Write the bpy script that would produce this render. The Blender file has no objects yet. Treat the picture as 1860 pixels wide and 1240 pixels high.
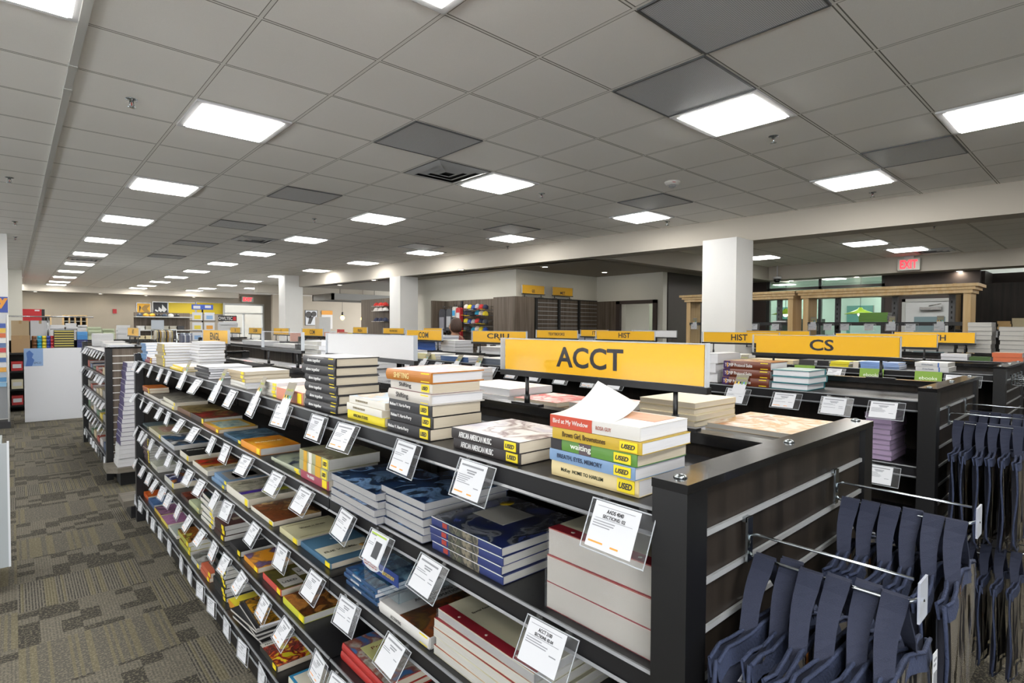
import bpy, math, random
from math import sin, cos, pi, radians, floor, sqrt
from mathutils import Vector, Matrix
R = random.Random(7)
S = bpy.context.scene
COL = S.collection

# ------------------------------------------------------------------ camera
F = 1011.53; YAW, PIT, ROL, CZ = .8398, -.0259, .0054, 1.6
_f0 = Vector((cos(YAW), sin(YAW), 0)); _r0 = Vector((sin(YAW), -cos(YAW), 0)); _u0 = Vector((0, 0, 1))
FW = _f0*cos(PIT) + _u0*sin(PIT); _u = _u0*cos(PIT) - _f0*sin(PIT)
RT = _r0*cos(ROL) + _u*sin(ROL); UP = _u*cos(ROL) - _r0*sin(ROL)
CAM = Vector((0, 0, CZ))
cd = bpy.data.cameras.new('camera'); cam = bpy.data.objects.new('camera', cd); COL.objects.link(cam)
cd.sensor_width = 36; cd.lens = F/1860*36; cd.clip_start = .02; cd.clip_end = 200
M = Matrix.Identity(4)
for i in range(3): M[i][0] = RT[i]; M[i][1] = UP[i]; M[i][2] = -FW[i]; M[i][3] = CAM[i]
cam.matrix_world = M
S.camera = cam
# helpers that read a place in the shop from the surveyed photograph
def ray(x, y): return FW + RT*((x-930)/F) - UP*((y-620)/F)
def atX(x, y, v): d = ray(x, y); return CAM + d*(v/d.x)
def atY(x, y, v): d = ray(x, y); return CAM + d*(v/d.y)
def atZ(x, y, v): d = ray(x, y); return CAM + d*((v-CZ)/d.z)
def yat(px, X, z):
    a = RT*F - FW*(px-930); return -(a.x*X + a.z*(z-CZ))/a.y
def xat(px, Y, z):
    a = RT*F - FW*(px-930); return -(a.y*Y + a.z*(z-CZ))/a.x

# ------------------------------------------------------------------ world, exposure
W = bpy.data.worlds.new('world'); S.world = W; W.use_nodes = True
W.node_tree.nodes['Background'].inputs[0].default_value = (.93, .96, 1, 1)
W.node_tree.nodes['Background'].inputs[1].default_value = 4.2
S.view_settings.view_transform = 'Standard'; S.view_settings.look = 'None'
S.view_settings.exposure = 1.3; S.view_settings.gamma = 1
PANEL = 16.0      # strength of the ceiling light diffusers
S.cycles.max_bounces = 7; S.cycles.diffuse_bounces = 5; S.cycles.glossy_bounces = 3
S.cycles.transparent_max_bounces = 24; S.cycles.transmission_bounces = 4
S.cycles.sample_clamp_indirect = 4; S.cycles.sample_clamp_direct = 5; S.cycles.caustics_reflective = False; S.cycles.caustics_refractive = False

# ------------------------------------------------------------------ materials
def lin(c, k=.66):
    if isinstance(c, str):
        c = [int(c[i:i+2], 16)/255 for i in (0, 2, 4)]
        c = [k*(v/12.92 if v <= .04045 else ((v+.055)/1.055)**2.4) for v in c]
    return (c[0], c[1], c[2], 1)
_M = {}
def nm(name):
    m = bpy.data.materials.new(name); m.use_nodes = True
    nt = m.node_tree; return m, nt, nt.nodes['Principled BSDF']
def mat(name, col='808080', rough=.6, metal=0, noise=0, scale=40, emit=0, spec=.5, coat=0, bump=0):
    if name in _M: return _M[name]
    m, nt, p = nm(name); c = lin(col)
    p.inputs['Base Color'].default_value = c; p.inputs['Roughness'].default_value = rough
    p.inputs['Metallic'].default_value = metal; p.inputs['Specular IOR Level'].default_value = spec
    p.inputs['Coat Weight'].default_value = coat
    if emit:
        c = tuple(v/.66 for v in c[:3])+(1,); p.inputs['Emission Color'].default_value = c; p.inputs['Emission Strength'].default_value = emit
    if noise or bump:
        t = nt.nodes.new('ShaderNodeTexCoord'); n = nt.nodes.new('ShaderNodeTexNoise')
        n.inputs['Scale'].default_value = scale; n.inputs['Detail'].default_value = 3
        nt.links.new(t.outputs['Object'], n.inputs['Vector'])
        if noise:
            mx = nt.nodes.new('ShaderNodeMix'); mx.data_type = 'RGBA'
            mx.inputs[6].default_value = tuple(v*(1-noise) for v in c[:3])+(1,)
            mx.inputs[7].default_value = tuple(min(1, v*(1+noise)) for v in c[:3])+(1,)
            nt.links.new(n.outputs['Fac'], mx.inputs[0]); nt.links.new(mx.outputs[2], p.inputs['Base Color'])
        if bump:
            b = nt.nodes.new('ShaderNodeBump'); b.inputs['Strength'].default_value = bump; b.inputs['Distance'].default_value = .004
            nt.links.new(n.outputs['Fac'], b.inputs['Height']); nt.links.new(b.outputs[0], p.inputs['Normal'])
    _M[name] = m; return m
class N:
    """tiny node-graph helper"""
    def __init__(s, nt, k=.66): s.nt = nt; s.k = k
    def n(s, t, **k):
        x = s.nt.nodes.new(t)
        for a, b in k.items(): setattr(x, a, b)
        return x
    def l(s, a, b): s.nt.links.new(a, b)
    def m(s, op, a, b=0.0, c=0.0):
        x = s.nt.nodes.new('ShaderNodeMath'); x.operation = op
        for i, v in enumerate((a, b, c)):
            if isinstance(v, (int, float)): x.inputs[i].default_value = v
            else: s.nt.links.new(v, x.inputs[i])
        return x.outputs[0]
    def mix(s, f, a, b):
        x = s.nt.nodes.new('ShaderNodeMix'); x.data_type = 'RGBA'
        for i, v in ((0, f), (6, a), (7, b)):
            if isinstance(v, (int, float)): x.inputs[i].default_value = v
            elif isinstance(v, (tuple, str)): x.inputs[i].default_value = lin(v, s.k) if isinstance(v, str) else v
            else: s.nt.links.new(v, x.inputs[i])
        return x.outputs[2]
    def xyz(s, kind='Object'):
        t = s.n('ShaderNodeTexCoord'); x = s.n('ShaderNodeSeparateXYZ'); s.l(t.outputs[kind], x.inputs[0])
        return t.outputs[kind], x.outputs[0], x.outputs[1], x.outputs[2]
    def noise(s, vec, scale, detail=2, stretch=None):
        n = s.n('ShaderNodeTexNoise'); n.inputs['Scale'].default_value = scale; n.inputs['Detail'].default_value = detail
        if stretch:
            mp = s.n('ShaderNodeMapping'); mp.inputs['Scale'].default_value = stretch
            s.l(vec, mp.inputs[0]); vec = mp.outputs[0]
        s.l(vec, n.inputs['Vector']); return n.outputs['Fac']
    def white(s, x, y, z=0.0):
        c = s.n('ShaderNodeCombineXYZ')
        for i, v in enumerate((x, y, z)):
            if isinstance(v, (int, float)): c.inputs[i].default_value = v
            else: s.l(v, c.inputs[i])
        w = s.n('ShaderNodeTexWhiteNoise'); s.l(c.outputs[0], w.inputs['Vector']); return w.outputs['Value']
TILE = .6096; OX, OY = 1.485, 2.132; CEIL = 3.028
def m_ceiling(name, base, tint):
    m, nt, p = nm(name); g = N(nt, 1.0); v, x, y, z = g.xyz()
    def edge(c, o):
        f = g.m('FRACT', g.m('DIVIDE', g.m('SUBTRACT', c, o-100*TILE), TILE))
        return g.m('MULTIPLY', g.m('MINIMUM', f, g.m('SUBTRACT', 1.0, f)), TILE)
    ex, ey = edge(x, OX), edge(y, OY)
    e = g.m('MINIMUM', ex, ey)
    bar = g.m('MAXIMUM', g.m('LESS_THAN', ex, .009), g.m('LESS_THAN', ey, .006)); dark = g.m('LESS_THAN', e, .0125)  # dark: shadow of the recessed tile edges, painted as a line
    sp = g.noise(v, 420, 2); big = g.noise(v, 1.3, 1)
    c = g.mix(sp, base, tint); c = g.mix(g.m('MULTIPLY', big, .12), c, '8a8378')
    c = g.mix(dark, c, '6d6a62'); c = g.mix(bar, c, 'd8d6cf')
    g.l(c, p.inputs['Base Color']); p.inputs['Roughness'].default_value = .85
    b = g.n('ShaderNodeBump'); b.inputs['Strength'].default_value = .25; b.inputs['Distance'].default_value = .003
    g.l(sp, b.inputs['Height']); g.l(b.outputs[0], p.inputs['Normal']); return m
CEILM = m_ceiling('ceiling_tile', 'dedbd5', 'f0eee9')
def m_carpet():
    m, nt, p = nm('carpet_tile'); g = N(nt); v, x, y, z = g.xyz()
    cx = g.m('FLOOR', g.m('DIVIDE', x, .61)); cy = g.m('FLOOR', g.m('DIVIDE', g.m('ADD', y, g.m('MULTIPLY', g.white(cx, 3.0), .25)), .46)); r = g.white(cx, cy)
    fuz = g.noise(v, 230, 3); fine = g.noise(v, 90, 2)
    sx = g.m('LESS_THAN', g.m('FRACT', g.m('DIVIDE', x, .0135)), .5); sy = g.m('LESS_THAN', g.m('FRACT', g.m('DIVIDE', y, .0135)), .5)
    st = g.mix(g.m('GREATER_THAN', r, .62), sx, sy)
    lane = g.white(g.m('FLOOR', g.m('DIVIDE', x, .0135)), cy); strip = g.mix(st, '4b4946', '8b867b')
    strip = g.mix(g.m('MULTIPLY', g.m('GREATER_THAN', lane, .66), .4), strip, '9c9266')
    bx = g.m('FLOOR', g.m('DIVIDE', x, .087)); by = g.m('FLOOR', g.m('DIVIDE', y, .0767)); blk = g.m('GREATER_THAN', g.white(bx, by), .5)
    weave = g.mix(g.m('MULTIPLY', sx, .5), '837e72', '605c55'); block = g.mix(blk, weave, '45423d')
    c = g.mix(g.m('LESS_THAN', g.m('ABSOLUTE', g.m('MODULO', g.m('ADD', cx, cy), 2.0)), .5), strip, block)
    c = g.mix(g.m('MULTIPLY', fuz, .85), c, '3a3832'); c = g.mix(g.m('MULTIPLY', g.m('GREATER_THAN', fine, .55), .35), c, '9a927c')
    g.l(c, p.inputs['Base Color']); p.inputs['Roughness'].default_value = .95; p.inputs['Specular IOR Level'].default_value = .1
    b = g.n('ShaderNodeBump'); b.inputs['Strength'].default_value = .6; b.inputs['Distance'].default_value = .004
    g.l(fuz, b.inputs['Height']); g.l(b.outputs[0], p.inputs['Normal']); return m
def m_wood(name, a, b_, rough=.5, axis='z', scale=22):
    if name in _M: return _M[name]
    m, nt, p = nm(name); g = N(nt); v, x, y, z = g.xyz()
    st = {'z': (1, 1, .04), 'x': (.04, 1, 1), 'y': (1, .04, 1)}[axis]
    n1 = g.noise(v, scale, 4, st); n2 = g.noise(v, scale*5, 2, st)
    f = g.m('ADD', g.m('MULTIPLY', n1, .7), g.m('MULTIPLY', n2, .3)); r = g.n('ShaderNodeValToRGB')
    r.color_ramp.elements[0].position = .35; r.color_ramp.elements[1].position = .65
    r.color_ramp.elements[0].color = lin(a); r.color_ramp.elements[1].color = lin(b_)
    g.l(f, r.inputs[0]); g.l(r.outputs[0], p.inputs['Base Color']); p.inputs['Roughness'].default_value = rough; p.inputs['Specular IOR Level'].default_value = .25
    _M[name] = m; return m
def m_shelf():
    m, nt, p = nm('black_steel_shelf'); g = N(nt); v, x, y, z = g.xyz()
    def fr(c): return g.m('SUBTRACT', g.m('FRACT', g.m('DIVIDE', c, .0254)), .5)
    row = g.m('FLOOR', g.m('DIVIDE', y, .0254)); fx = fr(g.m('ADD', x, g.m('MULTIPLY', g.m('MODULO', row, 2.0), .0127))); fy = fr(y)
    dd = g.m('SQRT', g.m('ADD', g.m('MULTIPLY', fx, fx), g.m('MULTIPLY', fy, fy)))
    hole = g.m('LESS_THAN', dd, .13); band = g.m('MULTIPLY', g.m('GREATER_THAN', x, .03), g.m('LESS_THAN', x, .11))
    k = g.m('MULTIPLY', hole, band); sp = g.noise(v, 700, 1)
    c = g.mix(sp, '0d0d0e', '242427'); c = g.mix(k, c, '050505')
    g.l(c, p.inputs['Base Color']); p.inputs['Roughness'].default_value = .33; p.inputs['Specular IOR Level'].default_value = .45
    _M['shelf'] = m; return m
def m_clear(name, tint, gloss, alpha, rough=.14):
    """thin clear plastic: a transparent sheet with a glossy skin"""
    if name in _M: return _M[name]
    m = bpy.data.materials.new(name); m.use_nodes = True; nt = m.node_tree; nt.nodes.clear(); g = N(nt)
    o = g.n('ShaderNodeOutputMaterial'); t = g.n('ShaderNodeBsdfTransparent'); t.inputs[0].default_value = lin(tint, 1.0)
    gl = g.n('ShaderNodeBsdfGlossy'); gl.inputs['Roughness'].default_value = rough
    df = g.n('ShaderNodeBsdfDiffuse'); df.inputs[0].default_value = lin('e8ecf0')
    fr = g.n('ShaderNodeFresnel'); fr.inputs[0].default_value = 1.45
    a = g.n('ShaderNodeMixShader'); ge = g.n('ShaderNodeNewGeometry'); g.l(g.m('MULTIPLY', g.m('MULTIPLY', fr.outputs[0], gloss), g.m('SUBTRACT', 1.0, ge.outputs['Backfacing'])), a.inputs[0]); g.l(t.outputs[0], a.inputs[1]); g.l(gl.outputs[0], a.inputs[2])
    b = g.n('ShaderNodeMixShader'); b.inputs[0].default_value = alpha; g.l(a.outputs[0], b.inputs[1]); g.l(df.outputs[0], b.inputs[2])
    g.l(b.outputs[0], o.inputs[0]); _M[name] = m; return m
def m_pages(name, a, b_):
    if name in _M: return _M[name]
    m, nt, p = nm(name); g = N(nt); v, x, y, z = g.xyz()
    f = g.noise(v, 60, 3, (.3, .3, 30)); c = g.mix(f, a, b_)
    g.l(c, p.inputs['Base Color']); p.inputs['Roughness'].default_value = .8
    bp = g.n('ShaderNodeBump'); bp.inputs['Strength'].default_value = .3; bp.inputs['Distance'].default_value = .001
    g.l(f, bp.inputs['Height']); g.l(bp.outputs[0], p.inputs['Normal']); _M[name] = m; return m
def art(*cols, scale=9, seed=0, rough=.35):
    """printed cover picture: blotches of the given inks"""
    k = ('art', cols, scale, seed)
    if k in _M: return _M[k]
    m, nt, p = nm('cover_print'); g = N(nt); v, x, y, z = g.xyz()
    mp = g.n('ShaderNodeMapping'); mp.inputs['Location'].default_value = (seed*3.7, seed*1.9, seed*.7); g.l(v, mp.inputs[0])
    n = g.n('ShaderNodeTexNoise'); n.inputs['Scale'].default_value = scale*1.7; n.inputs['Detail'].default_value = 7; n.inputs['Distortion'].default_value = .9
    g.l(mp.outputs[0], n.inputs['Vector']); r = g.n('ShaderNodeValToRGB'); e = r.color_ramp.elements
    e[0].position = .37; e[1].position = .63; e[0].color = lin(cols[0]); e[1].color = lin(cols[-1])
    for i, c in enumerate(cols[1:-1]): q = e.new(.37+.26*(i+1)/(len(cols)-1)); q.color = lin(c)
    g.l(n.outputs['Fac'], r.inputs[0]); g.l(r.outputs[0], p.inputs['Base Color']); p.inputs['Roughness'].default_value = rough
    _M[k] = m; return m
BLACK = mat('black_steel', '0d0d0f', .4, noise=.15, scale=200); BLACKG = mat('black_gloss', '141416', .2, coat=.2)
SHELF = m_shelf(); DARKW = m_wood('dark_walnut_laminate', '1b1713', '322b25', .5)
MIDW = m_wood('mid_walnut_laminate', '564b40', '7c7064', .45)
ALU = mat('aluminium', 'c8c8c8', .25, 1); SLAT = mat('slat_aluminium', 'c2c4c6', .3, .35); CHROME = mat('zinc_wire', 'c4ccd0', .18, 1)
RAIL = mat('rail_plastic', '7a7d80', .3); CLEAR = m_clear('clear_plastic', 'ffffff', .55, .03); SLEEVE = m_clear('sign_sleeve', 'ffffff', .12, .005); RIM = m_clear('plastic_rim', 'f4f7fa', 1.0, .55, .1)
PAPER = mat('card_paper', 'd6d8dc', .7); INK = mat('print_ink', '3a3a3c', .8); ORANGEI = mat('highlighter_orange', 'f0a044', .8)
PW = m_pages('white_pages', 'cfcfd2', 'ececee'); PC = m_pages('cream_pages', 'b9ad97', 'ddd3bf'); PG = m_pages('grey_pages', 'a8a69f', 'cbc9c2')
YEL = mat('sticker_yellow', 'f5dd1e', .5); SIGNY = mat('sign_yellow', 'fcc000', .4, coat=.08); WHITE = mat('white_paint', 'dcdcdc', .6)
SIGNINK = mat('sign_letter', '201f28', .5); LAMP = None
WALLM = mat('wall_paint_taupe', 'b3a897', .75, noise=.04, scale=3); WALLG = mat('wall_paint_putty', 'e2dfd2', .75, noise=.03, scale=3)
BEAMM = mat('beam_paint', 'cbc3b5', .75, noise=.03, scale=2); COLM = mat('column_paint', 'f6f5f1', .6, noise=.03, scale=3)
NAVY = mat('navy_nylon', '1d243b', .85, noise=.3, scale=700, bump=.35); NAVYD = mat('navy_binding', '283350', .85, noise=.3, scale=240, bump=.5)

# ------------------------------------------------------------------ mesh helpers
class B:
    def __init__(s, off=(0, 0, 0)): s.v = []; s.f = []; s.mi = []; s.o = Vector(off); s.sm = []
    def add(s, vs, fs, mi=0, sm=False):
        n = len(s.v); s.v += [tuple(Vector(v)-s.o) for v in vs]
        for f in fs: s.f.append([n+i for i in f]); s.mi.append(mi); s.sm.append(sm)
        return s
    def box(s, x0, x1, y0, y1, z0, z1, mi=0, M=None, top=None):
        vs = [Vector((x, y, z)) for z in (z0, z1) for y in (y0, y1) for x in (x0, x1)]
        if M is not None: vs = [M @ v for v in vs]
        F6 = [(0, 2, 3, 1), (4, 5, 7, 6), (0, 1, 5, 4), (2, 6, 7, 3), (0, 4, 6, 2), (1, 3, 7, 5)]
        n = len(s.f); s.add(vs, F6, mi)
        if top is not None: s.mi[n+1] = top
        return s
    def prism(s, poly, a, b_, axis='y', mi=0, sm=False):
        """poly: 2-D outline, extruded from a to b along axis"""
        def P(p, t): return {'y': (p[0], t, p[1]), 'x': (t, p[0], p[1]), 'z': (p[0], p[1], t)}[axis]
        n = len(poly); vs = [P(p, a) for p in poly]+[P(p, b_) for p in poly]
        fs = [tuple(range(n)), tuple(range(2*n-1, n-1, -1))]
        s.add(vs, fs, mi); k = len(s.v)-2*n
        for i in range(n):
            j = (i+1) % n; s.f.append([k+i, k+n+i, k+n+j, k+j]); s.mi.append(mi); s.sm.append(sm)
        return s
    def tube(s, pts, r, seg=8, mi=0, closed=False):
        pts = [Vector(p) for p in pts]; n = len(pts); rings = []; up = Vector((0, 0, 1))
        for i, p in enumerate(pts):
            a = pts[(i-1) % n] if (i or closed) else p; b = pts[(i+1) % n] if (i < n-1 or closed) else p
            d = (b-a).normalized(); u = d.cross(up)
            if u.length < .05: u = d.cross(Vector((1, 0, 0)))
            u.normalize(); w = u.cross(d).normalized(); rr = r[i] if isinstance(r, (list, tuple)) else r
            rings.append([p+(u*cos(2*pi*k/seg)+w*sin(2*pi*k/seg))*rr for k in range(seg)])
        vs = [v for q in rings for v in q]; fs = []
        for i in range(n if closed else n-1):
            j = (i+1) % n
            for k in range(seg): fs.append((i*seg+k, i*seg+(k+1) % seg, j*seg+(k+1) % seg, j*seg+k))
        if not closed: fs += [tuple(range(seg-1, -1, -1)), tuple((n-1)*seg+k for k in range(seg))]
        return s.add(vs, fs, mi, True)
    def ribbon(s, pts, wv, th, mi=0):
        """a strap: centre line, width vectors, thickness"""
        pts = [Vector(p) for p in pts]; vs = []; n = len(pts)
        for i, p in enumerate(pts):
            w = Vector(wv[i] if isinstance(wv, list) else wv)/2; d = (pts[min(i+1, n-1)]-pts[max(i-1, 0)]).normalized()
            nn = d.cross(w).normalized()*th/2; vs += [p-w-nn, p+w-nn, p+w+nn, p-w+nn]
        fs = [(0, 1, 2, 3), (4*n-1, 4*n-2, 4*n-3, 4*n-4)]
        for i in range(n-1):
            for k in range(4): fs.append((i*4+k, (i+1)*4+k, (i+1)*4+(k+1) % 4, i*4+(k+1) % 4))
        return s.add(vs, fs, mi, False)
    def lathe(s, prof, c=(0, 0, 0), seg=16, mi=0, sx=1, sy=1):
        c = Vector(c); vs = []; n = len(prof)
        for r, z in prof:
            for k in range(seg): vs.append(c+Vector((r*sx*cos(2*pi*k/seg), r*sy*sin(2*pi*k/seg), z)))
        fs = [(i*seg+k, i*seg+(k+1) % seg, (i+1)*seg+(k+1) % seg, (i+1)*seg+k) for i in range(n-1) for k in range(seg)]
        fs += [tuple(range(seg-1, -1, -1)), tuple((n-1)*seg+k for k in range(seg))]
        return s.add(vs, fs, mi, True)
    def mesh(s, name, mats):
        me = bpy.data.meshes.new(name); me.from_pydata(s.v, [], s.f)
        for m in mats: me.materials.append(m)
        for p, mi, sm in zip(me.polygons, s.mi, s.sm): p.material_index = mi; p.use_smooth = sm
        me.validate(); me.update(); return me
def link(name, me, parent=None, loc=(0, 0, 0), rz=0, mw=None):
    o = bpy.data.objects.new(name, me); COL.objects.link(o)
    if parent is not None: o.parent = parent
    if mw is not None: o.matrix_local = mw
    else: o.location = loc; o.rotation_euler = (0, 0, rz)
    return o
def tag(o, label, cat, group=None, kind=None):
    o['label'] = label; o['category'] = cat
    if group: o['group'] = group
    if kind: o['kind'] = kind
    return o
def thing(name, label, cat, loc=(0, 0, 0), rz=0, group=None, mw=None):
    o = link(name, None, None, loc, rz, mw); o.empty_display_size = .05; return tag(o, label, cat, group)
def part(name, b, m, parent, label=None, loc=(0, 0, 0), rz=0, mw=None):
    me = b.mesh(name, m if isinstance(m, (list, tuple)) else [m]) if isinstance(b, B) else b
    o = link(name, me, parent, loc, rz, mw)
    if label: o['label'] = label
    return o
def struct(name, b, m, label=None):
    o = part(name, b, m, None); o['kind'] = 'structure'
    if label: o['label'] = label
    return o
_T = {}
def text(s, h, m, width=None, shear=0, bold=0, spacing=1.0):
    """letters as a mesh lying in its own xy-plane, centred"""
    k = (s, round(h, 4), m.name, width, shear, bold)
    if k in _T: return _T[k]
    c = bpy.data.curves.new('lettering', 'FONT'); c.body = s; c.size = 1; c.shear = shear; c.offset = bold; c.align_x = 'CENTER'; c.align_y = 'CENTER'; c.space_character = spacing
    c.extrude = .004; c.resolution_u = 3
    o = bpy.data.objects.new('tmp', c); COL.objects.link(o); dg = bpy.context.evaluated_depsgraph_get()
    me = bpy.data.meshes.new_from_object(o.evaluated_get(dg)); bpy.data.objects.remove(o); bpy.data.curves.remove(c)
    xs = [v.co.x for v in me.vertices]; ys = [v.co.y for v in me.vertices]
    w0, w1, h0, h1 = min(xs), max(xs), min(ys), max(ys); sy = h/(h1-h0); sx = sy if width is None else width/(w1-w0)
    for v in me.vertices: v.co = ((v.co.x-(w0+w1)/2)*sx, (v.co.y-(h0+h1)/2)*sy, v.co.z*.06)
    me.materials.clear(); me.materials.append(m); me.name = 'lettering'; _T[k] = me; return me
def frame(pos, ax, ay):
    ax = Vector(ax).normalized(); ay = Vector(ay).normalized(); az = ax.cross(ay).normalized(); ay = az.cross(ax)
    m = Matrix.Identity(4)
    for i in range(3): m[i][0] = ax[i]; m[i][1] = ay[i]; m[i][2] = az[i]; m[i][3] = pos[i]
    return m
ORD = ['topmost', 'second', 'third', 'fourth', 'fifth', 'sixth', 'seventh', 'eighth', 'ninth', 'tenth', 'eleventh', 'twelfth', 'thirteenth', 'fourteenth', 'fifteenth', 'sixteenth', 'seventeenth', 'eighteenth', 'nineteenth', 'twentieth', 'twenty-first', 'twenty-second', 'twenty-third', 'twenty-fourth']
NTH = ['first']+ORD[1:]

# ================================================================== SETTING
def floorm():
    struct('floor', B().box(-9, 16, -4, 29, -.1, 0), m_carpet())
floorm()
BM = [(7.22, .0), (6.13, 15.9)]           # the long beam, running slightly askew to the ceiling grid
def beamx(y): return 7.27-(y)*.0725
b = B()
b.add([(-9, -4, CEIL), (beamx(-4), -4, CEIL), (beamx(15.9), 15.9, CEIL), (10.5, 15.9, CEIL), (16, 15.9, CEIL), (16, 27.6, CEIL), (-9, 27.6, CEIL)], [(6, 5, 4, 3, 2, 1, 0)])
b.add([(beamx(-4)+.3, -4, CEIL), (14, -4, CEIL), (14, 5.7, CEIL), (beamx(5.7)+.3, 5.7, CEIL)], [(3, 2, 1, 0)])
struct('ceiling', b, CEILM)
LOW = 2.72
struct('ceiling.001', B().add([(beamx(5.9)+.2, 5.9, LOW), (14.5, 5.9, LOW), (14.5, 16, LOW), (beamx(16)+.2, 16, LOW)], [(3, 2, 1, 0)]), mat('drywall_ceiling', 'b4ac9e', .8, noise=.03, scale=2))
# beams
b = B(); w = .32
b.add([(beamx(-4), -4, LOW), (beamx(16), 16, LOW), (beamx(16)+w, 16, LOW), (beamx(-4)+w, -4, LOW), (beamx(-4), -4, 3.1), (beamx(16), 16, 3.1), (beamx(16)+w, 16, 3.1), (beamx(-4)+w, -4, 3.1)],
      [(3, 2, 1, 0), (4, 5, 6, 7), (0, 1, 5, 4), (1, 2, 6, 5), (2, 3, 7, 6), (3, 0, 4, 7)])
struct('beam', b, BEAMM)
struct('beam.001', B().box(beamx(5.8)+.33, 14.3, 5.7, 5.95, LOW-.0, 3.1), BEAMM)
struct('beam.002', B().box(13.1, 13.5, -4, 5.69, LOW, 3.1), BEAMM)
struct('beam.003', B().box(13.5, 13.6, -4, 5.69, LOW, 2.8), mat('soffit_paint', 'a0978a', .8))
struct('beam.004', B().box(-9, 7.4, 26.2, 27.2, 2.80, 3.1), BEAMM)
# columns
def column(i, x, y, s, z=LOW, m=COLM, cap=False):
    b = B().box(x, x+s, y-s, y, 0, z)
    if cap: b.box(x-.02, x+s+.02, y-s-.02, y+.02, z-.0, z+.1)
    struct('column' if i == 0 else 'column.%03d' % i, b, m)
column(0, 6.62, 3.72, .45); column(1, 6.42, 11.35, .46); column(2, 5.72, 16.45, .5, CEIL, cap=False)
column(3, -.75, 12.62, .7, CEIL); column(4, -.35, 20.0, .55, CEIL, WALLG)
# walls
struct('wall_light_block', B().box(-1.2, 14.75, -4.2, -4, 0, 3.1), WALLG)  # unseen wall added to keep world light off the end panels
struct('wall_light_gap', B().box(-9.2, -9, -4, 27.4, .75, 3.1), WALLG)  # unseen wall raised off the floor so world light reaches the ceiling
struct('wall_back', B().box(-9, 7.0, 27.2, 27.4, 0, 3.1).box(7.0, 8.75, 27.2, 27.4, 2.6, 3.1).box(8.75, 16, 27.2, 27.4, 0, 3.1), WALLM)
struct('wall_niche', B().box(7.27, 7.45, 8.0, 11.6, 0, LOW).box(7.45, 9.7, 8.0, 8.18, 0, LOW), WALLG)
b = B().box(9.7, 9.85, 7.32, 8.0, 0, LOW).box(9.7, 9.85, 6.3, 6.5, 0, LOW).box(9.7, 9.85, 6.5, 7.32, 2.1, LOW)
struct('wall_office', b, WALLG)
struct('wall_dark', B().box(9.86, 13.6, 6.28, 6.42, 0, LOW), mat('espresso_paint', '40342f', .6))
ESP = mat('espresso_paint', '40342f', .6)
struct('wall_right', B().box(13.6, 13.75, 1.95, 3.5, 0, LOW).box(13.6, 13.75, 5.95, 6.28, 0, LOW).box(14.6, 14.75, -4, 1.95, 0, LOW).box(13.75, 14.6, 1.9, 1.95, 0, LOW), ESP)
struct('wall_lounge', B().box(19, 19.2, -2, 9, 0, 3.1).box(13.8, 19, 8.8, 9, 0, 3.1), mat('lounge_paint', 'f2faf4', .7))
struct('floor.001', B().box(16.01, 19, -4, 9, -.1, 0), mat('lounge_floor', 'd0ccc4', .7))
struct('ceiling.002', B().box(13.76, 19, -2, 8.8, 3.0, 3.05), mat('lounge_ceiling', 'fbfffa', .8))
struct('wall_kitchen', B().box(13.2, 13.3, 6.5, 10, 0, LOW).box(9.9, 13.2, 9.9, 10, 0, LOW), mat('cream_paint', 'f6f4e8', .7))
# baseboards
struct('baseboard_back', B().box(-9, 7.0, 27.17, 27.2, 0, .1), BLACK)
# windows of the lounge
GLASS = m_clear('window_glass', 'dfeee6', .9, .02)
WG = mat('window_frame_grey', 'c9cbc6', .4); WD = mat('window_frame_dark', '3a3a38', .4)
b = B()
for y in (3.52, 4.75, 5.9): b.box(13.6, 13.68, y-.03, y+.03, 0, LOW)
b.box(13.6, 13.68, 3.5, 5.95, 2.5, 2.56).box(13.6, 13.68, 3.5, 5.95, 0, .1)
w1 = struct('window_1', b, WD); w1['label'] = 'tall grey framed interior window'
part('pane', B().box(13.63, 13.64, 3.5, 5.95, .1, 2.7), GLASS, w1)
# door in the dark wall
d = struct('door_1', B().box(13.52, 13.6, 2.3, 3.1, 0, 2.15), mat('door_white', 'dfe2e1', .5))
part('door_frame', B().box(13.5, 13.6, 2.24, 2.3, 0, 2.21).box(13.5, 13.6, 3.1, 3.16, 0, 2.21).box(13.5, 13.6, 2.24, 3.16, 2.15, 2.21), WG, d)
part('vision_panel', B().box(13.505, 13.52, 2.45, 2.95, 1.0, 1.85), mat('panel_glass', '8fa7ad', .1), d)
part('door_closer', B().box(13.44, 13.52, 2.5, 2.85, 1.98, 2.04).tube([(13.45, 2.7, 2.06), (13.42, 2.5, 2.1)], .01), ALU, d)
# office door way
d = struct('door_2', B().box(9.64, 9.71, 7.32, 7.42, 0, 2.17).box(9.64, 9.71, 6.42, 6.5, 0, 2.17).box(9.64, 9.71, 6.42, 7.42, 2.1, 2.17), ESP)
part('door_leaf', B().box(9.9, 10.7, 6.5, 6.54, 0, 2.08), mat('door_cream', 'f8f6ec', .5), d)
part('door_closer', B().box(9.95, 10.2, 6.54, 6.6, 2.0, 2.05), ALU, d)
c = thing('kitchen_cabinet', 'pale green wall cabinet with two handles inside the office doorway', 'cabinet', (12.8, 7.9, 1.5))
part('body', B().box(-.35, .39, -.6, .6, 0, .75), mat('cabinet_green', 'a3a996', .6), c)
part('handle', B().tube([(-.37, -.06, .15), (-.4, -.06, .2), (-.37, -.06, .3)], .008), CHROME, c)
part('handle', B().tube([(-.37, .06, .15), (-.4, .06, .2), (-.37, .06, .3)], .008), CHROME, c)
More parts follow.
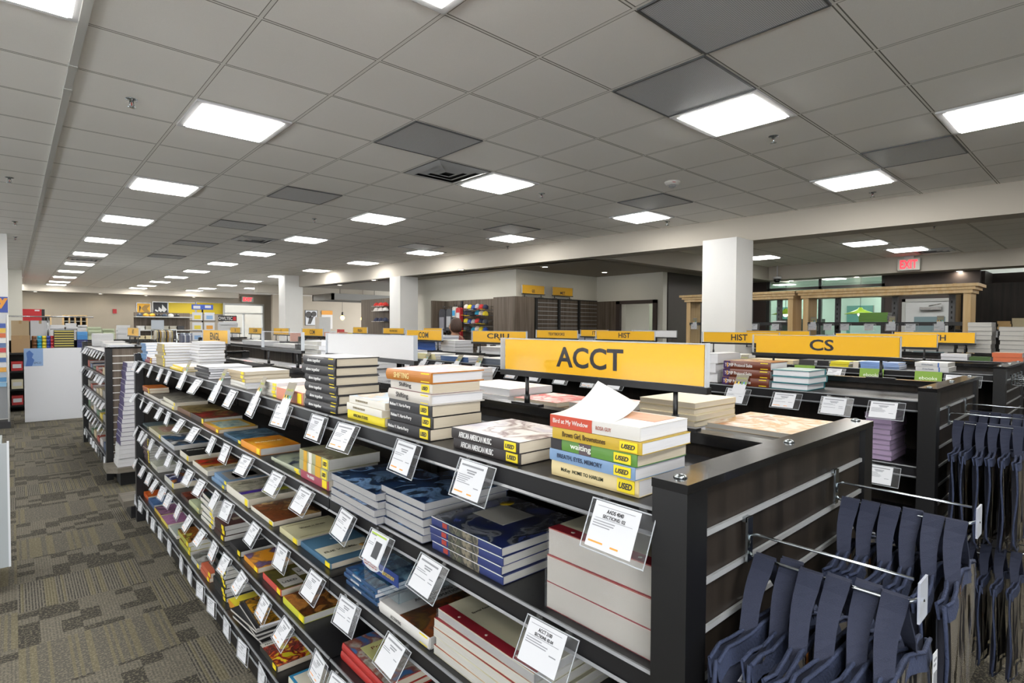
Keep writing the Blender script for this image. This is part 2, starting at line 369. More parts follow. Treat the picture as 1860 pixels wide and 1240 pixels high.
# entrance doors in the back wall
d = struct('door_3', B().box(7.0, 7.07, 27.1, 27.3, 0, 2.6).box(8.68, 8.75, 27.1, 27.3, 0, 2.6).box(7.07, 8.68, 27.1, 27.3, 2.52, 2.6).box(7.07, 8.68, 27.1, 27.3, 2.12, 2.18).box(7.85, 7.9, 27.1, 27.3, 0, 2.12), mat('door_alu', 'd5d6d4', .4))
part('pane', B().box(7.07, 8.68, 27.2, 27.22, 0, 2.52), m_clear('door_glass', 'e6e6e4', .9, .05), d)
part('push_bar', B().box(7.1, 7.83, 27.04, 27.08, 1.0, 1.05).box(7.93, 8.65, 27.04, 27.08, 1.0, 1.05), ALU, d)
struct('wall_vestibule', B().box(6, 10, 30, 30.1, 0, 3.1), mat('vestibule_paint', 'b5b1a8', .8))

# ------------------------------------------------------------------ ceiling things
LAMP = bpy.data.materials.new('lamp_diffuser'); LAMP.use_nodes = True
_p = LAMP.node_tree.nodes['Principled BSDF']; _p.inputs['Base Color'].default_value = (.9, .9, .9, 1)
_p.inputs['Emission Color'].default_value = (1, .985, .955, 1); _p.inputs['Emission Strength'].default_value = PANEL
FRAMEM = mat('lamp_frame', 'dddddd', .4)
q = TILE/2-.008
fb = B().box(-q, q, -q, -q+.035, -.012, 0).box(-q, q, q-.035, q, -.012, 0).box(-q, -q+.035, -q+.035, q-.035, -.012, 0).box(q-.035, q, -q+.035, q-.035, -.012, 0)
FR_ME = fb.mesh('lamp_frame', [FRAMEM]); DF_ME = B().box(-q+.05, q-.05, -q+.05, q-.05, -.022, -.003).mesh('diffuser', [LAMP])
def cell(a, b): return OX+(a+.5)*TILE, OY+(b+.5)*TILE
def lamp(a, b, label, z=CEIL, xy=None, group='recessed square ceiling lights'):
    x, y = xy or cell(a, b)
    if a == 7 and y > 5: x -= .024*(y-4)
    t = thing('ceiling_light', label, 'ceiling light', (x, y, z-.001), 0, group)
    part('frame', FR_ME, None, t); part('diffuser', DF_ME, None, t)
RN = {-1: 'row over the carpet aisle', 3: 'middle row over the first book run', 7: 'row beside the long beam'}
for a in (-1, 3, 7):
    n = 0
    for bb in [-5, -1, 3, 7, 11, 15, 19, 23, 27, 31, 35, 38]:
        if a == 7 and bb < -1: continue
        vis = bb >= 3 or (bb == -1 and a != -5)
        lab = 'square recessed ceiling light, %s in the %s' % (NTH[n], RN[a]) if vis else 'added square ceiling light behind the viewpoint over the %s' % RN[a]  # lamps behind the viewpoint are added for illumination
        if vis: n += 1
        lamp(a, bb, lab)
lamp(5, -3, 'square ceiling light cut by the picture edge beside a grey speaker grille')
lamp(-3, 1, 'square ceiling light at the top corner beyond the white ceiling strip')
for i, bb in enumerate((33, 36, 39)): lamp(-3, bb, 'small distant square ceiling light, %s past the white strip' % NTH[i])
for i, (aa, bb) in enumerate(((-9, 1), (-9, 8), (-9, 16), (-9, 24), (-3, -5), (-5, 5), (-5, 9), (-5, 13), (-5, 17), (-5, -1), (-5, 2))): lamp(aa, bb, 'added square light outside the frame, %s over the side area' % NTH[i])  # unseen lamps added to light the aisle and shelf fronts
for i, (x, y) in enumerate(((10.55, 3.0), (11.9, 2.72), (11.2, 5.0))): lamp(0, 0, 'square ceiling light beyond the beam, %s above the maple bookcases' % NTH[i], xy=(x, y), group='lights beyond the beam')
for i, (x, y) in enumerate(((8.6, -.6), (11.2, -.6), (12.3, .2), (8.9, 4.6))): lamp(0, 0, 'added square light brightening the bookcase bay from outside the frame, %s' % NTH[i], xy=(x, y), group='lights beyond the beam') if i < 3 else None  # unseen lamps added to brighten the bay beyond the beam
for i, (px, py) in enumerate(((585, 534), (625, 530), (664, 536), (460, 523))):
    p = atZ(px, py, CEIL); lamp(0, 0, 'distant square ceiling light, %s over the cafe area' % NTH[i], xy=(p.x, min(p.y, 26)), group='lights over the cafe area')
# round downlights
dl = B().lathe([(.085, 0), (.085, -.006), (.065, -.008)]); dlm = dl.mesh('trim_ring', [FRAMEM])
DLAMP = mat('downlight_lens', 'fff4e0', .5, emit=60); lens = B().lathe([(.064, -.004), (.064, -.0075), (.02, -.009)]).mesh('lens', [DLAMP])
dls = [(837, 489, LOW), (990, 484, LOW), (1098, 494, LOW), (679, 508, LOW), (617, 517, LOW)]
for i, (px, py, z) in enumerate(dls):
    p = atZ(px, py, z); t = thing('downlight', 'round recessed downlight, %s in the dropped ceiling past the beam' % ['third', 'fourth', 'fifth', 'second', 'first'][i], 'downlight', (p.x, p.y, z-.001), 0, 'round downlights')
    part('trim_ring', dlm, None, t); part('lens', lens, None, t)
for i, y in enumerate((2.25, 4.0, 5.35)):
    t = thing('downlight', 'round downlight, %s under the soffit by the lounge window' % NTH[i], 'downlight', (13.55-.0, y, LOW-.001), 0, 'round downlights')
    t.location.x = 13.53; part('trim_ring', dlm, None, t); part('lens', lens, None, t)
for i, px in enumerate((64, 182, 265, 352)):
    t = thing('downlight', 'round downlight, %s along the far wall soffit' % NTH[i], 'downlight', (xat(px, 26.7, 2.8), 26.7, 2.799), 0, 'round downlights')
    part('trim_ring', dlm, None, t); part('lens', lens, None, t)
# perforated grey panels
def m_perf():
    m, nt, p = nm('perforated_panel'); g = N(nt); v, x, y, z = g.xyz()
    def fr(c): return g.m('SUBTRACT', g.m('FRACT', g.m('DIVIDE', c, .0085)), .5)
    fx, fy = fr(x), fr(y); d_ = g.m('SQRT', g.m('ADD', g.m('MULTIPLY', fx, fx), g.m('MULTIPLY', fy, fy)))
    c = g.mix(g.m('LESS_THAN', d_, .34), 'eceef0', '8a8d90'); g.l(c, p.inputs['Base Color']); p.inputs['Roughness'].default_value = .4; return m
PERF = m_perf(); pm = B().box(-.29, .29, -.29, .29, -.006, 0).mesh('perforated_grille', [PERF]); pf = B().box(-.3, .3, -.3, -.29, -.009, 0).box(-.3, .3, .29, .3, -.009, 0).box(-.3, -.29, -.29, .29, -.009, 0).box(.29, .3, -.29, .29, -.009, 0).mesh('grille_frame', [mat('grille_frame', '5e6062', .4)])
for i, (a, bb, w) in enumerate([(1, -2, 'cut by the top picture edge'), (2, -1, 'touching the bright light by the top edge'), (1, 2, 'alone between four plain tiles'), (6, -2, 'nearest the beam on the upper side'), (1, 6, 'beyond the square air vent'),
                       (6, 2, 'beside the smoke alarm'), (1, 10, 'third along the middle bay'), (6, 6, 'before the fourth beam-side light'), (6, 10, 'fifth beside the beam'), (1, 14, 'fourth along the middle bay'), (1, 18, 'fifth along the middle bay')]):
    x, y = cell(a, bb); w = w.replace('nearest the beam', 'closing up to the beam'); t = thing('ceiling_grille', 'grey perforated return-air grille in the ceiling, %s' % w, 'ceiling vent', (x, y, CEIL-.001), 0, 'grey perforated grilles')
    part('perforated_sheet', pm, None, t); part('frame', pf, None, t)
# square louvred diffusers
def diffuser(x, y, z, label):
    t = thing('air_diffuser', label, 'ceiling vent', (x, y, z-.001), 0, 'square air diffusers'); b = B()
    for r in (.28, .2, .12):
        for sx, sy in ((1, 0), (-1, 0), (0, 1), (0, -1)):
            n = Vector((sx, sy, 0)); s_ = Vector((-sy, sx, 0)); a = r; c_ = r-.062
            b.add([n*a+s_*a+Vector((0, 0, -.004)), n*a-s_*a+Vector((0, 0, -.004)), n*c_-s_*c_+Vector((0, 0, -.022)), n*c_+s_*c_+Vector((0, 0, -.022)), n*a+s_*a, n*a-s_*a, n*c_-s_*c_+Vector((0, 0, -.018)), n*c_+s_*c_+Vector((0, 0, -.018))], [(0, 1, 2, 3), (7, 6, 5, 4), (0, 4, 5, 1), (3, 2, 6, 7), (1, 5, 6, 2), (0, 3, 7, 4)])
    part('louvres', b, mat('diffuser_steel', 'cfd1d2', .3, .3), t); part('plenum', B().box(-.29, .29, -.29, .29, -.002, 0), mat('plenum_dark', '2b2b2b', .5), t)
x, y = cell(2, 3); diffuser(x, y, CEIL, 'square louvred air diffuser touching the second bright middle light')
x, y = cell(2, 12); diffuser(x, y, CEIL, 'small distant square air diffuser in the middle bay')
x, y = cell(-1, 21); diffuser(x, y, CEIL, 'square air diffuser between the lights over the carpet aisle')
diffuser(12.4, 2.45, CEIL, 'square air diffuser above the exit sign beyond the beam')
# sprinkler heads
sb = B().lathe([(.035, 0), (.035, -.004), (.012, -.008), (.012, -.018)]); sb2 = B().tube([(-.012, 0, -.018), (-.016, 0, -.035), (0, 0, -.048)], .003, 6).tube([(.012, 0, -.018), (.016, 0, -.035), (0, 0, -.048)], .003, 6).lathe([(.022, -.048), (.024, -.051)])
sbm = sb.mesh('escutcheon', [CHROME]); sb2m = sb2.mesh('deflector', [CHROME]); bulb = B().tube([(0, 0, -.02), (0, 0, -.046)], .003, 6).mesh('glass_bulb', [mat('red_bulb', 'b03028', .2)])
for i, (px, py, w) in enumerate([(239, 180, 'between the white strip and the first light'), (17, 322, 'at the picture edge past the white strip'), (27, 402, 'second at the picture edge past the white strip'), (28, 430, 'above the white edge column'), (1405, 247, 'below the bright light of the beam side'), (984, 351, 'beside the second middle light'), (1585, 349, 'beside the beam'),
                              (1212, 402, 'over the beam by the smoke alarm'), (571, 397, 'between the middle rows of lights'), (922, 447, 'along the beam toward the columns'), (1697, 410, 'beyond the beam above the bookcases')]):
    p = atZ(px, py, CEIL); t = thing('sprinkler_head', 'small chrome sprinkler head in the ceiling, %s' % w, 'sprinkler', (p.x, p.y, CEIL-.001), .5, 'ceiling sprinklers')
    part('escutcheon', sbm, None, t); part('deflector', sb2m, None, t); part('glass_bulb', bulb, None, t)
t = thing('smoke_alarm', 'white round smoke alarm with red lettering on the ceiling', 'smoke alarm', (4.82, 3.04, CEIL-.001))
part('base', B().lathe([(.075, 0), (.075, -.012), (.065, -.02), (.06, -.032), (.045, -.034)], seg=24), mat('alarm_white', 'e8e6e0', .4), t)
part('strobe_lens', B().lathe([(.035, -.034), (.033, -.05), (.015, -.058)], seg=18), m_clear('strobe_glass', 'f4f4f4', 1, .3), t)
part('lettering', text('FIRE', .012, mat('alarm_red', 'c22020', .6), bold=.02), None, t, mw=frame((-.052, -.052, -.02), (1, -1, 0), (.3, .3, 1)))
# white strip along the ceiling
t = thing('ceiling_raceway', 'long white cable strip running along the ceiling over the carpet aisle', 'cable raceway', (OX-2*TILE, 0, CEIL-.001))
part('channel', B().box(-.018, .018, -1, 26, -.014, 0), mat('raceway_white', 'd3d2cc', .5), t)
for y in (3.9, 4.3, 8.5, 12.5): part('coupling', B().box(-.021, .021, y, y+.06, -.017, 0), mat('raceway_white', 'd3d2cc', .5), t)
# dome camera and exit signs
p = atX(1383, 487, 13.0)
t = thing('dome_camera', 'small dark dome security camera under the soffit beyond the column', 'security camera', (13.0, 5.45, CEIL-.3))
part('base', B().lathe([(.09, .05), (.09, .01), (.085, 0)]), WHITE, t); part('stem', B().tube([(0, 0, .05), (0, 0, .3)], .015), WHITE, t); part('dome', B().lathe([(.075, 0), (.07, -.05), (.035, -.08)]), mat('smoked_dome', '15181a', .08), t)
def exit_sign(x, y, z, w, h, label, ax=(0, -1, 0), s='EXIT', drop=.06):
    t = thing('exit_sign', label, 'exit sign', (x, y, z)); ax = Vector(ax); n = ax.cross(Vector((0, 0, 1)))
    M_ = frame((0, 0, 0), ax, (0, 0, 1)); part('housing', B().box(-w/2, w/2, -h/2, h/2, -.03, .03, M=M_), mat('exit_housing', 'd9dcd2', .4), t)
    part('lettering', text(s, h*.72, mat('exit_red', 'e8202c', .4, emit=1.6), width=w*.78, bold=.03), None, t, mw=M_ @ Matrix.Translation((0, 0, .0315)))
    part('canopy', B().box(-.08, .08, h/2, h/2+drop, -.015, .015, M=M_), WHITE, t)
p = atX(1651, 482, 13.0); exit_sign(13.0, p.y, 2.86, .36, .23, 'white EXIT sign with red letters hanging below the ceiling beyond the beam', drop=.05)
p = atY(451, 545, 27.0); exit_sign(p.x, 27.12, 2.8, .5, .24, 'small distant red lit exit sign above the entrance doors', (1, 0, 0), drop=.0)

# ================================================================== SHELVING
LEV = [1.313, 1.05, .787, .523, .21]
SEC = 1.22
def shelf_mesh(dep, L=1.214):
    b = B()
    b.box(.004, dep, 0, L, -.012, 0).box(0, .004, 0, L, -.04, .002).box(.004, .012, 0, L, -.018, -.012)
    return b.mesh('shelf', [SHELF])
SHM = shelf_mesh(.40); SHB = shelf_mesh(.42)
RLM = B().prism([(-.003, -.043), (-.007, -.039), (-.003, -.035), (.001, -.039)], 0, 1.214).prism([(-.004, -.001), (-.001, .003), (.003, .003), (.003, -.001)], 0, 1.214).mesh('ticket_rail', [RAIL])
def slotted(b, x, y, z1, w=.036, d=.03):
    b.box(x-w/2, x+w/2, y-d/2, y+d/2, 0, z1)
SLOT = mat('slot_dark', '050505', .8)
def gondola(x0, y0, ns, label, wood=DARKW, top=1.37, slats='front', group='double-sided textbook gondolas', alu=ALU, levels=LEV):
    if alu is ALU: alu = SLAT
    t = thing('bookstore_gondola', label, 'shelving unit', (x0, y0, 0), 0, group); L = ns*SEC+.12
    for k, ya in enumerate((0, L-.06)):
        e = part('end_panel', B().box(.06, .81, ya+.012, ya+.048, .1, top-.014), wood, t)
        part('end_post', B().box(0, .058, ya, ya+.06, 0, top-.014), BLACK, t); part('end_post', B().box(.812, .87, ya, ya+.06, 0, top-.014), BLACK, t)
        part('end_cap', B().box(-.001, .871, ya-.001, ya+.061, top-.014, top), BLACKG, t)
        for xx in (.03, .435, .84): part('cap_screw', B().lathe([(.011, 0), (.009, .004), (.003, .006)], c=(xx, ya+.03, top), seg=12), CHROME, t)
        yy = ya+.012 if k == 0 else ya+.048; s_ = -1 if k == 0 else 1
        b = B(); z = top-.09
        while z > .18:
            y1, y2 = sorted((yy+s_*.001, yy+s_*.006)); b.box(.06, .812, y1, y2, z-.0045, z+.0045); z -= .0762
        if k == 0: part('slat_rail', b, alu, e, label='bright aluminium slat rails')
        if k == 0:
            b = B(); z = top-.1
            while z > .2: b.box(.052, .0585, ya+.02, ya+.034, z-.01, z+.01); z -= .032
            part('slot_strip', b, SLOT, e)
    for i in range(ns):
        y = .06+i*SEC
        part('divider_panel', B().box(.427, .443, y, y+SEC, .1, top-.03), wood, t)
        part('divider_cap', B().box(.412, .458, y, y+SEC-.004, top-.03, top-.005), BLACKG, t)
        for z in levels:
            for side in (0, 1):
                if side and z < 1: continue
                o = link('shelf', SHM, t, (.018, y+.003, z) if not side else (.852, y+SEC-.003, z), 0 if not side else pi)
                link('ticket_rail', RLM, o)
    for i in range(1, ns):
        y = .06+i*SEC; part('upright', B().box(.418, .452, y-.02, y+.02, .05, top-.01), BLACK, t)
    part('base_deck', B().box(.06, .81, .06, L-.06, .02, .19), BLACK, t); 
    return t
TOPZ = 1.37
G1 = (.732, .43); GX = [.732, 2.652, 4.572, 6.492]
gondola(G1[0], .43, 4, 'black gondola run under the ACCT sign, loaded with books in front')
gondola(GX[1], .50, 4, 'black gondola run under the CS sign, navy bags on its end')
gondola(GX[2], .52, 4, 'black gondola run with empty wire hooks on its end')
gondola(GX[3], .0, 2, 'black gondola run with a row of thick grey-edged stacks before the bookcases')
gondola(GX[3], 3.9, 1, 'short black gondola beyond the big white column')
gondola(6.1, 5.35, 1, 'short black gondola carrying piles below the EE and MET signs')
LIT_SLAT = mat('slat_reflection', 'e8e6e0', .4)  # white is the light the metal slats reflect, painted in
gondola(.70, 7.0, 2, 'walnut gondola across the cross aisle with slatted end whitened by reflection', MIDW, alu=LIT_SLAT)  # mid walnut is a lighter tone for wood where light hits
gondola(GX[1], 7.0, 4, 'walnut gondola across the cross aisle under the small COM sign', MIDW)
gondola(GX[2], 7.0, 4, 'walnut gondola past the cross aisle toward the cafe', MIDW)
# stepped end base of the far run, with purple stack on it
t = thing('end_plinth', 'rounded grey-topped plinth at the slatted gondola end', 'plinth', (.72, 6.62, 0))
part('top', B().prism([(-.05, .36), (-.05, .08), (.03, 0), (.86, 0), (.86, .36)], .14, .19, 'z'), m_wood('grey_oak', '6d675d', '8b8478', .4, 'x'), t)
part('kick', B().box(.06, .8, .08, .36, 0, .14), BLACK, t)
t = thing('end_plinth', 'low grey plinth beside the carpet aisle at the run end', 'plinth', (.66, 5.5, 0))
part('top', B().box(0, .9, 0, .3, .1, .15), m_wood('grey_oak', '6d675d', '8b8478', .4, 'x'), t); part('kick', B().box(.05, .85, 0, .26, 0, .1), BLACK, t)

# ------------------------------------------------------------------ signs
def sign(x, y0, y1, s, label, z=1.365, col=SIGNY, th=None, wd=None, ph=.085, H=.112):
    L = y1-y0; t = thing('aisle_sign', label, 'sign', (x, y0, z), 0, 'shelf-top department signs')
    part('sign_panel', B().box(-.006, .006, 0, L, ph+.018, ph+H), col, t)
    part('clear_sleeve', B().box(-.009, -.0085, -.004, L+.02, ph+.014, ph+H+.004).box(.0085, .009, -.004, L+.02, ph+.014, ph+H+.004), SLEEVE, t)
    part('sleeve_edge', B().box(-.009, .009, -.006, -.003, ph+.014, ph+H+.004).box(-.009, .009, -.004, L+.004, ph+H+.0005, ph+H+.003).box(-.009, .009, L+.018, L+.021, ph+.014, ph+H+.004), RIM, t)
    part('channel', B().box(-.01, .01, -.01, L+.02, ph, ph+.016), BLACK, t)
    for yy in (L*.11, L*.86):
        part('post', B().tube([(0, yy, .004), (0, yy, ph)], .006).tube([(0, yy, .004), (0, yy, .03)], .009), BLACK, t)
        part('foot', B().box(-.012, .012, yy-.06, yy+.06, 0, .005), BLACK, t)
    if s:
        m = text(s, th or .058, SIGNINK, width=wd, bold=.022)
        for sx in (-1, 1): part('lettering', m, None, t, mw=frame((sx*.0068, L*.5, ph+.066), (0, sx, 0), (0, 0, 1)))
    return t
DX = [x+.435 for x in GX]
sign(DX[0], .645, 1.326, 'ACCT', 'large amber ACCT sign on black posts over the first run', wd=.235)
sign(DX[0], 1.868, 2.66, '', 'blank white sign panel on posts behind the black book tower', col=WHITE)
sign(DX[0], 4.38, 5.08, 'ENGL', 'yellow ENGL sign near the end of the first run', wd=.27)
sign(DX[0], 3.0, 3.62, '', 'empty clear sign sleeve on black posts before the blank white sign', col=SLEEVE)
sign(DX[1], .727, 1.40, 'CS', 'bright yellow CS sign on the second run', wd=.115)
sign(DX[1], yat(956, DX[1], 1.57), yat(860, DX[1], 1.57), 'CRJU', 'yellow CRJU sign on the second run behind the ACCT sign', wd=.29)
sign(DX[1], yat(803, DX[1], 1.57), yat(740, DX[1], 1.57), 'COM', 'yellow COM sign beside the tall blue-edged stack')
sign(DX[2], yat(1702, DX[2], 1.57), yat(1519, DX[2], 1.57), 'UGST', 'yellow UGST sign half hidden behind the CS sign')
sign(DX[2], yat(1415, DX[2], 1.57), yat(1279, DX[2], 1.57), 'HIST', 'yellow HIST sign in front of the big white column')
sign(DX[2], yat(1189, DX[2], 1.57), yat(1085, DX[2], 1.57), 'HIST', 'yellow HIST sign above the middle of the ACCT sign')
sign(DX[2], yat(1049, DX[2], 1.57), yat(976, DX[2], 1.57), 'TEXTBOOKS', 'yellow TEXTBOOKS sign above the ACCT sign', th=.036)
sign(DX[2], yat(734, DX[2], 1.57), yat(697, DX[2], 1.57), 'TEXTBOOKS', 'small yellow TEXTBOOKS sign below the middle column', th=.036, z=1.37)
sign(DX[3], yat(1771, DX[3], 1.57), yat(1625, DX[3], 1.57), 'MATH', 'yellow MATH sign before the bookcases, first letters hidden', H=.12)
sign(DX[3], yat(1470, DX[3], 1.57), yat(1340, DX[3], 1.57), 'KSU', 'yellow KSU sign peeping over the CS sign', H=.12)
sign(DX[3], yat(1229, DX[3], 1.57), yat(1150, DX[3], 1.57), '', 'small blank white sign beside the upper HIST sign', col=WHITE)
sign(6.535, yat(1104, 6.535, 1.57), yat(1056, 6.535, 1.57), 'IT', 'small yellow IT sign above the ACCT sign')
sign(DX[1], yat(587, DX[1], 1.57), yat(550, DX[1], 1.57), 'COM', 'small yellow COM sign to the far side of the tall column')
sign(DX[1], yat(525, DX[1], 1.57), yat(498, DX[1], 1.57), 'CJ', 'pale yellow CJ sign in front of the tall column')
sign(DX[1], yat(476, DX[1], 1.57), yat(453, DX[1], 1.57), 'CHEM', 'small yellow CHEM sign beside the entrance doors')
sign(DX[1], yat(437, DX[1], 1.57), yat(419, DX[1], 1.57), 'BI', 'tiny yellow BI sign below the black banner sign')
sign(DX[2], yat(667, DX[2], 1.57), yat(642, DX[2], 1.57), 'FREN', 'small yellow FREN sign under the pendant lamps', H=.13)
sign(1.135, yat(253, 1.135, 1.57), yat(233, 1.135, 1.57), 'ART', 'small tan yellow sign on the slatted gondola across the aisle')
sign(DX[2], yat(803, DX[2], 1.57), yat(770, DX[2], 1.57), '', 'plain yellow sign strip behind the COM sign', H=.125)

# ------------------------------------------------------------------ books
MC = {}
def cover_mat(c):
    if isinstance(c, str): return mat('cover_'+c, c, .45, coat=.04)
    return c
def book_meshes(d, L, t, spine, front, pages, hard):
    k = (round(d, 4), round(L, 4), round(t, 4), spine if isinstance(spine, str) else spine.name, front if isinstance(front, str) else front.name, pages.name, hard)
    if k in MC: return MC[k]
    c = .003 if hard else .0012; ov = .004 if hard else .0006; b = B()
    b.box(0, d, 0, L, 0, c, 0).box(c, d, 0, L, t-c, t, 0, top=1)
    n = 6; ou = [(0+(-.004 if hard else -.0008)*sin(pi*i/n), t*i/n) for i in range(n+1)]
    inn = [(c*1.2, t*i/n) for i in range(n, -1, -1)]
    b.prism(ou+inn, 0, L, mi=0, sm=False)
    cv = b.mesh('cover', [cover_mat(spine), cover_mat(front)])
    pg = B().box(c, d-ov, ov, L-ov, c, t-c).mesh('page_block', [pages])
    MC[k] = (cv, pg); return MC[k]
USEDT = text('USED', .5, INK, shear=.25, bold=.02)
def used(parent, y, t, x=-.0015, w=.036, top=None, L=.2, big=False, frac=.78):
    h = t*frac; st = part('used_sticker', B().box(x-.0008, x+.0006, y, y+w, t*.12, t*.12+h), YEL, parent, label='yellow used sticker')
    if big:
        m = text('USED', h*.5, INK, width=w*.78, shear=.3, bold=.03)
        part('lettering', m, None, st, mw=frame((x-.0014, y+w/2, t*.12+h/2), (0, -1, 0), (0, 0, 1)))
    return st
def book(name, label, cat, pos, d, L, t, spine, front=None, pages=PC, hard=False, rz=0, group=None, stick=0, title=None, tcol='f0f0ee', th=.5, flip=False, big=False, art2=None, tfrac=.62, toff=0):
    """pos: spine end toward the viewer; flip turns the page edges outward"""
    front = front or spine; o = thing(name, label, cat, pos, rz, group)
    cv, pg = book_meshes(d, L, t, spine, front, pages, hard)
    k = Matrix.Identity(4) if not flip else Matrix.Translation((d, L, 0)) @ Matrix.Rotation(pi, 4, 'Z')
    part('cover', cv, None, o, mw=k.copy()); part('page_block', pg, None, o, mw=k.copy())
    if stick: used(o, .004+stick*.004, t, L=L, big=big)
    if title:
        m = text(title, t*th, mat('foil_'+tcol, tcol, .5), width=min(L*tfrac, t*th*.62*len(title)), bold=.01)
        part('spine_title', m, None, o, mw=frame((-.006 if hard else -.0018, L*(.62+toff), t*.5), (0, -1, 0), (0, 0, 1)))
    if art2:
        for it in art2: it(o, d, L, t)
    return o
def panel(x0, x1, y0, y1, col, name='cover_panel'):
    """printed block on the front cover, fractions of the cover"""
    def f(o, d, L, t): part(name, B().box(d*x0, d*x1, L*y0, L*y1, t, t+.0005), cover_mat(col), o)
    return f
def ctitle(s, h, x, y, col='1a1a1a', w=None):
    def f(o, d, L, t):
        part('cover_title', text(s, h, mat('foil_'+col, col, .5), width=w), None, o, mw=frame((d*x, L*y, t+.0009), (1, 0, 0), (0, 1, 0)))
    return f
def fsticker(o, d, L, t): part('corner_sticker', B().box(-.0006, .028, .012, .045, t, t+.0006), YEL, o)

def kindof(who, d='textbook'):
    for w_, n_ in (('paperback', 'paperback'), ('hardcover', 'hardcover_book'), ('magazine', 'magazine'), ('booklet', 'booklet'), ('dictionary', 'dictionary'), ('anthology', 'anthology')):
        if w_ in who: return n_
    return d
def stack(px0, px1, z, specs, desc, X=.775, group=None, name='textbook', cat='book', jit=.006, ang=.03, y0=None, y1=None, x=None):
    """books piled flat; px0/px1: where the pile's front edge begins and ends in the survey; specs bottom to top"""
    x = X if x is None else x
    if y0 is None: y1, y0 = yat(px0, x, z), yat(px1, x, z)
    n = len(specs); zz = z+.0008; outs = []
    for i, s in enumerate(specs):
        s = dict(s); t = s.pop('t'); d = s.pop('d', .16); L = s.pop('L', y1-y0); jx = R.uniform(-jit, jit); jy = R.uniform(-jit, jit); a = s.pop('a', R.uniform(-ang, ang) if i else 0)
        who = s.pop('who', 'book'); k = n-1-i
        if n == 1: lab = '%s %s' % (who, desc)
        else: lab = '%s %s of %d %s' % ('bottom' if k == n-1 else ORD[k], who, n, desc)
        spine = s.pop('spine', 'e4e2dc')
        nme = s.pop('name', None) or kindof(who, name)
        outs.append(book(nme, lab[0].lower()+lab[1:], cat, (x+jx, y0+jy, zz), d, L, t, spine, rz=a, group=group, **s)); zz += t+.0006
    return outs
def rep(n, **k): return [dict(k) for _ in range(n)]

# --- top deck of the first run
D = 1.313
GT = 'books on the top deck of the first run'
alone = [dict(t=.030, d=.155, spine='2b2a2e', front='d8d6d2', pages=PC, hard=True, stick=1+(i % 3), title='alone together', th=.46, tfrac=.42, who='black hardcover', name='hardcover_book') for i in range(6)]
stack(555, 612, D, alone, 'titled alone together beside the white sign', group=GT)
stack(629, 696, D, [dict(t=.026, d=.17, spine='f0dc28', front='efe6b0', title='AFRICANA STUDIES', tcol='3a3a10', th=.36, who='yellow Africana Studies paperback'),
      dict(t=.021, d=.15, spine='e6e2d8', front=art('f0eee8', 'ddc7a8', 'f4f2ee', seed=2), title='READINGS IN SOCIOLOGY', tcol='8b7d5a', th=.3, who='white-spined paperback'),
      dict(t=.021, d=.15, spine='e6e2d8', front=art('f0eee8', 'ddc7a8', 'b8cfe4', 'f4f2ee', seed=3), title='READINGS IN SOCIOLOGY', tcol='8b7d5a', th=.3, who='white-spined paperback')], 'beside the Shifting pile', group=GT)
sc = [dict(t=.029, d=.155, spine='222124', front='222124', pages=PC, stick=1+i, title='Melissa V. Harris-Perry', th=.38, tfrac=.5, toff=.1, who='black Sister Citizen paperback', big=True) for i in range(3)]
stack(706, 783, D, sc+[dict(t=.028, d=.17, spine='cfc9c0', front='8a2a4c', pages=PW, hard=True, stick=1, title='Shifting', tcol='2a2628', th=.6, tfrac=.3, who='hardcover with plum band', big=True, name='hardcover_book'),
      dict(t=.024, d=.15, spine='d6d0c6', front='a03a5a', pages=PC, stick=2, title='Shifting', tcol='2a2628', th=.6, tfrac=.3, who='paperback with plum band', big=True, a=-.02),
      dict(t=.029, d=.172, spine='c07828', front=art('e9c8c0', 'd8d2e2', 'f0d0b0', seed=5), pages=PW, hard=True, stick=1, title='SHIFTING', tcol='f0d890', th=.5, tfrac=.35, who='orange Shifting hardcover', big=True, name='hardcover_book', a=.03)], 'in the tallest pile with red edges', group=GT)
AM = art('c9c4d0', 'e8e4e2', '6a4a50', 'f2f0ee', scale=7, seed=6)
stack(823, 945, D, [dict(t=.024, d=.19, spine='2e2828', front=AM, pages=PC, stick=1, title='AFRICAN AMERICAN MUSIC', th=.6, tfrac=.5, who='black-spined music paperback', big=True, jit=0) if False else dict(t=.024, d=.19, spine='2e2828', front=AM, pages=PC, stick=1, title='AFRICAN AMERICAN MUSIC', th=.55, tfrac=.5, who='African American Music paperback', big=True) for _ in range(2)], 'on the deck edge by a tilted tag', group=GT)
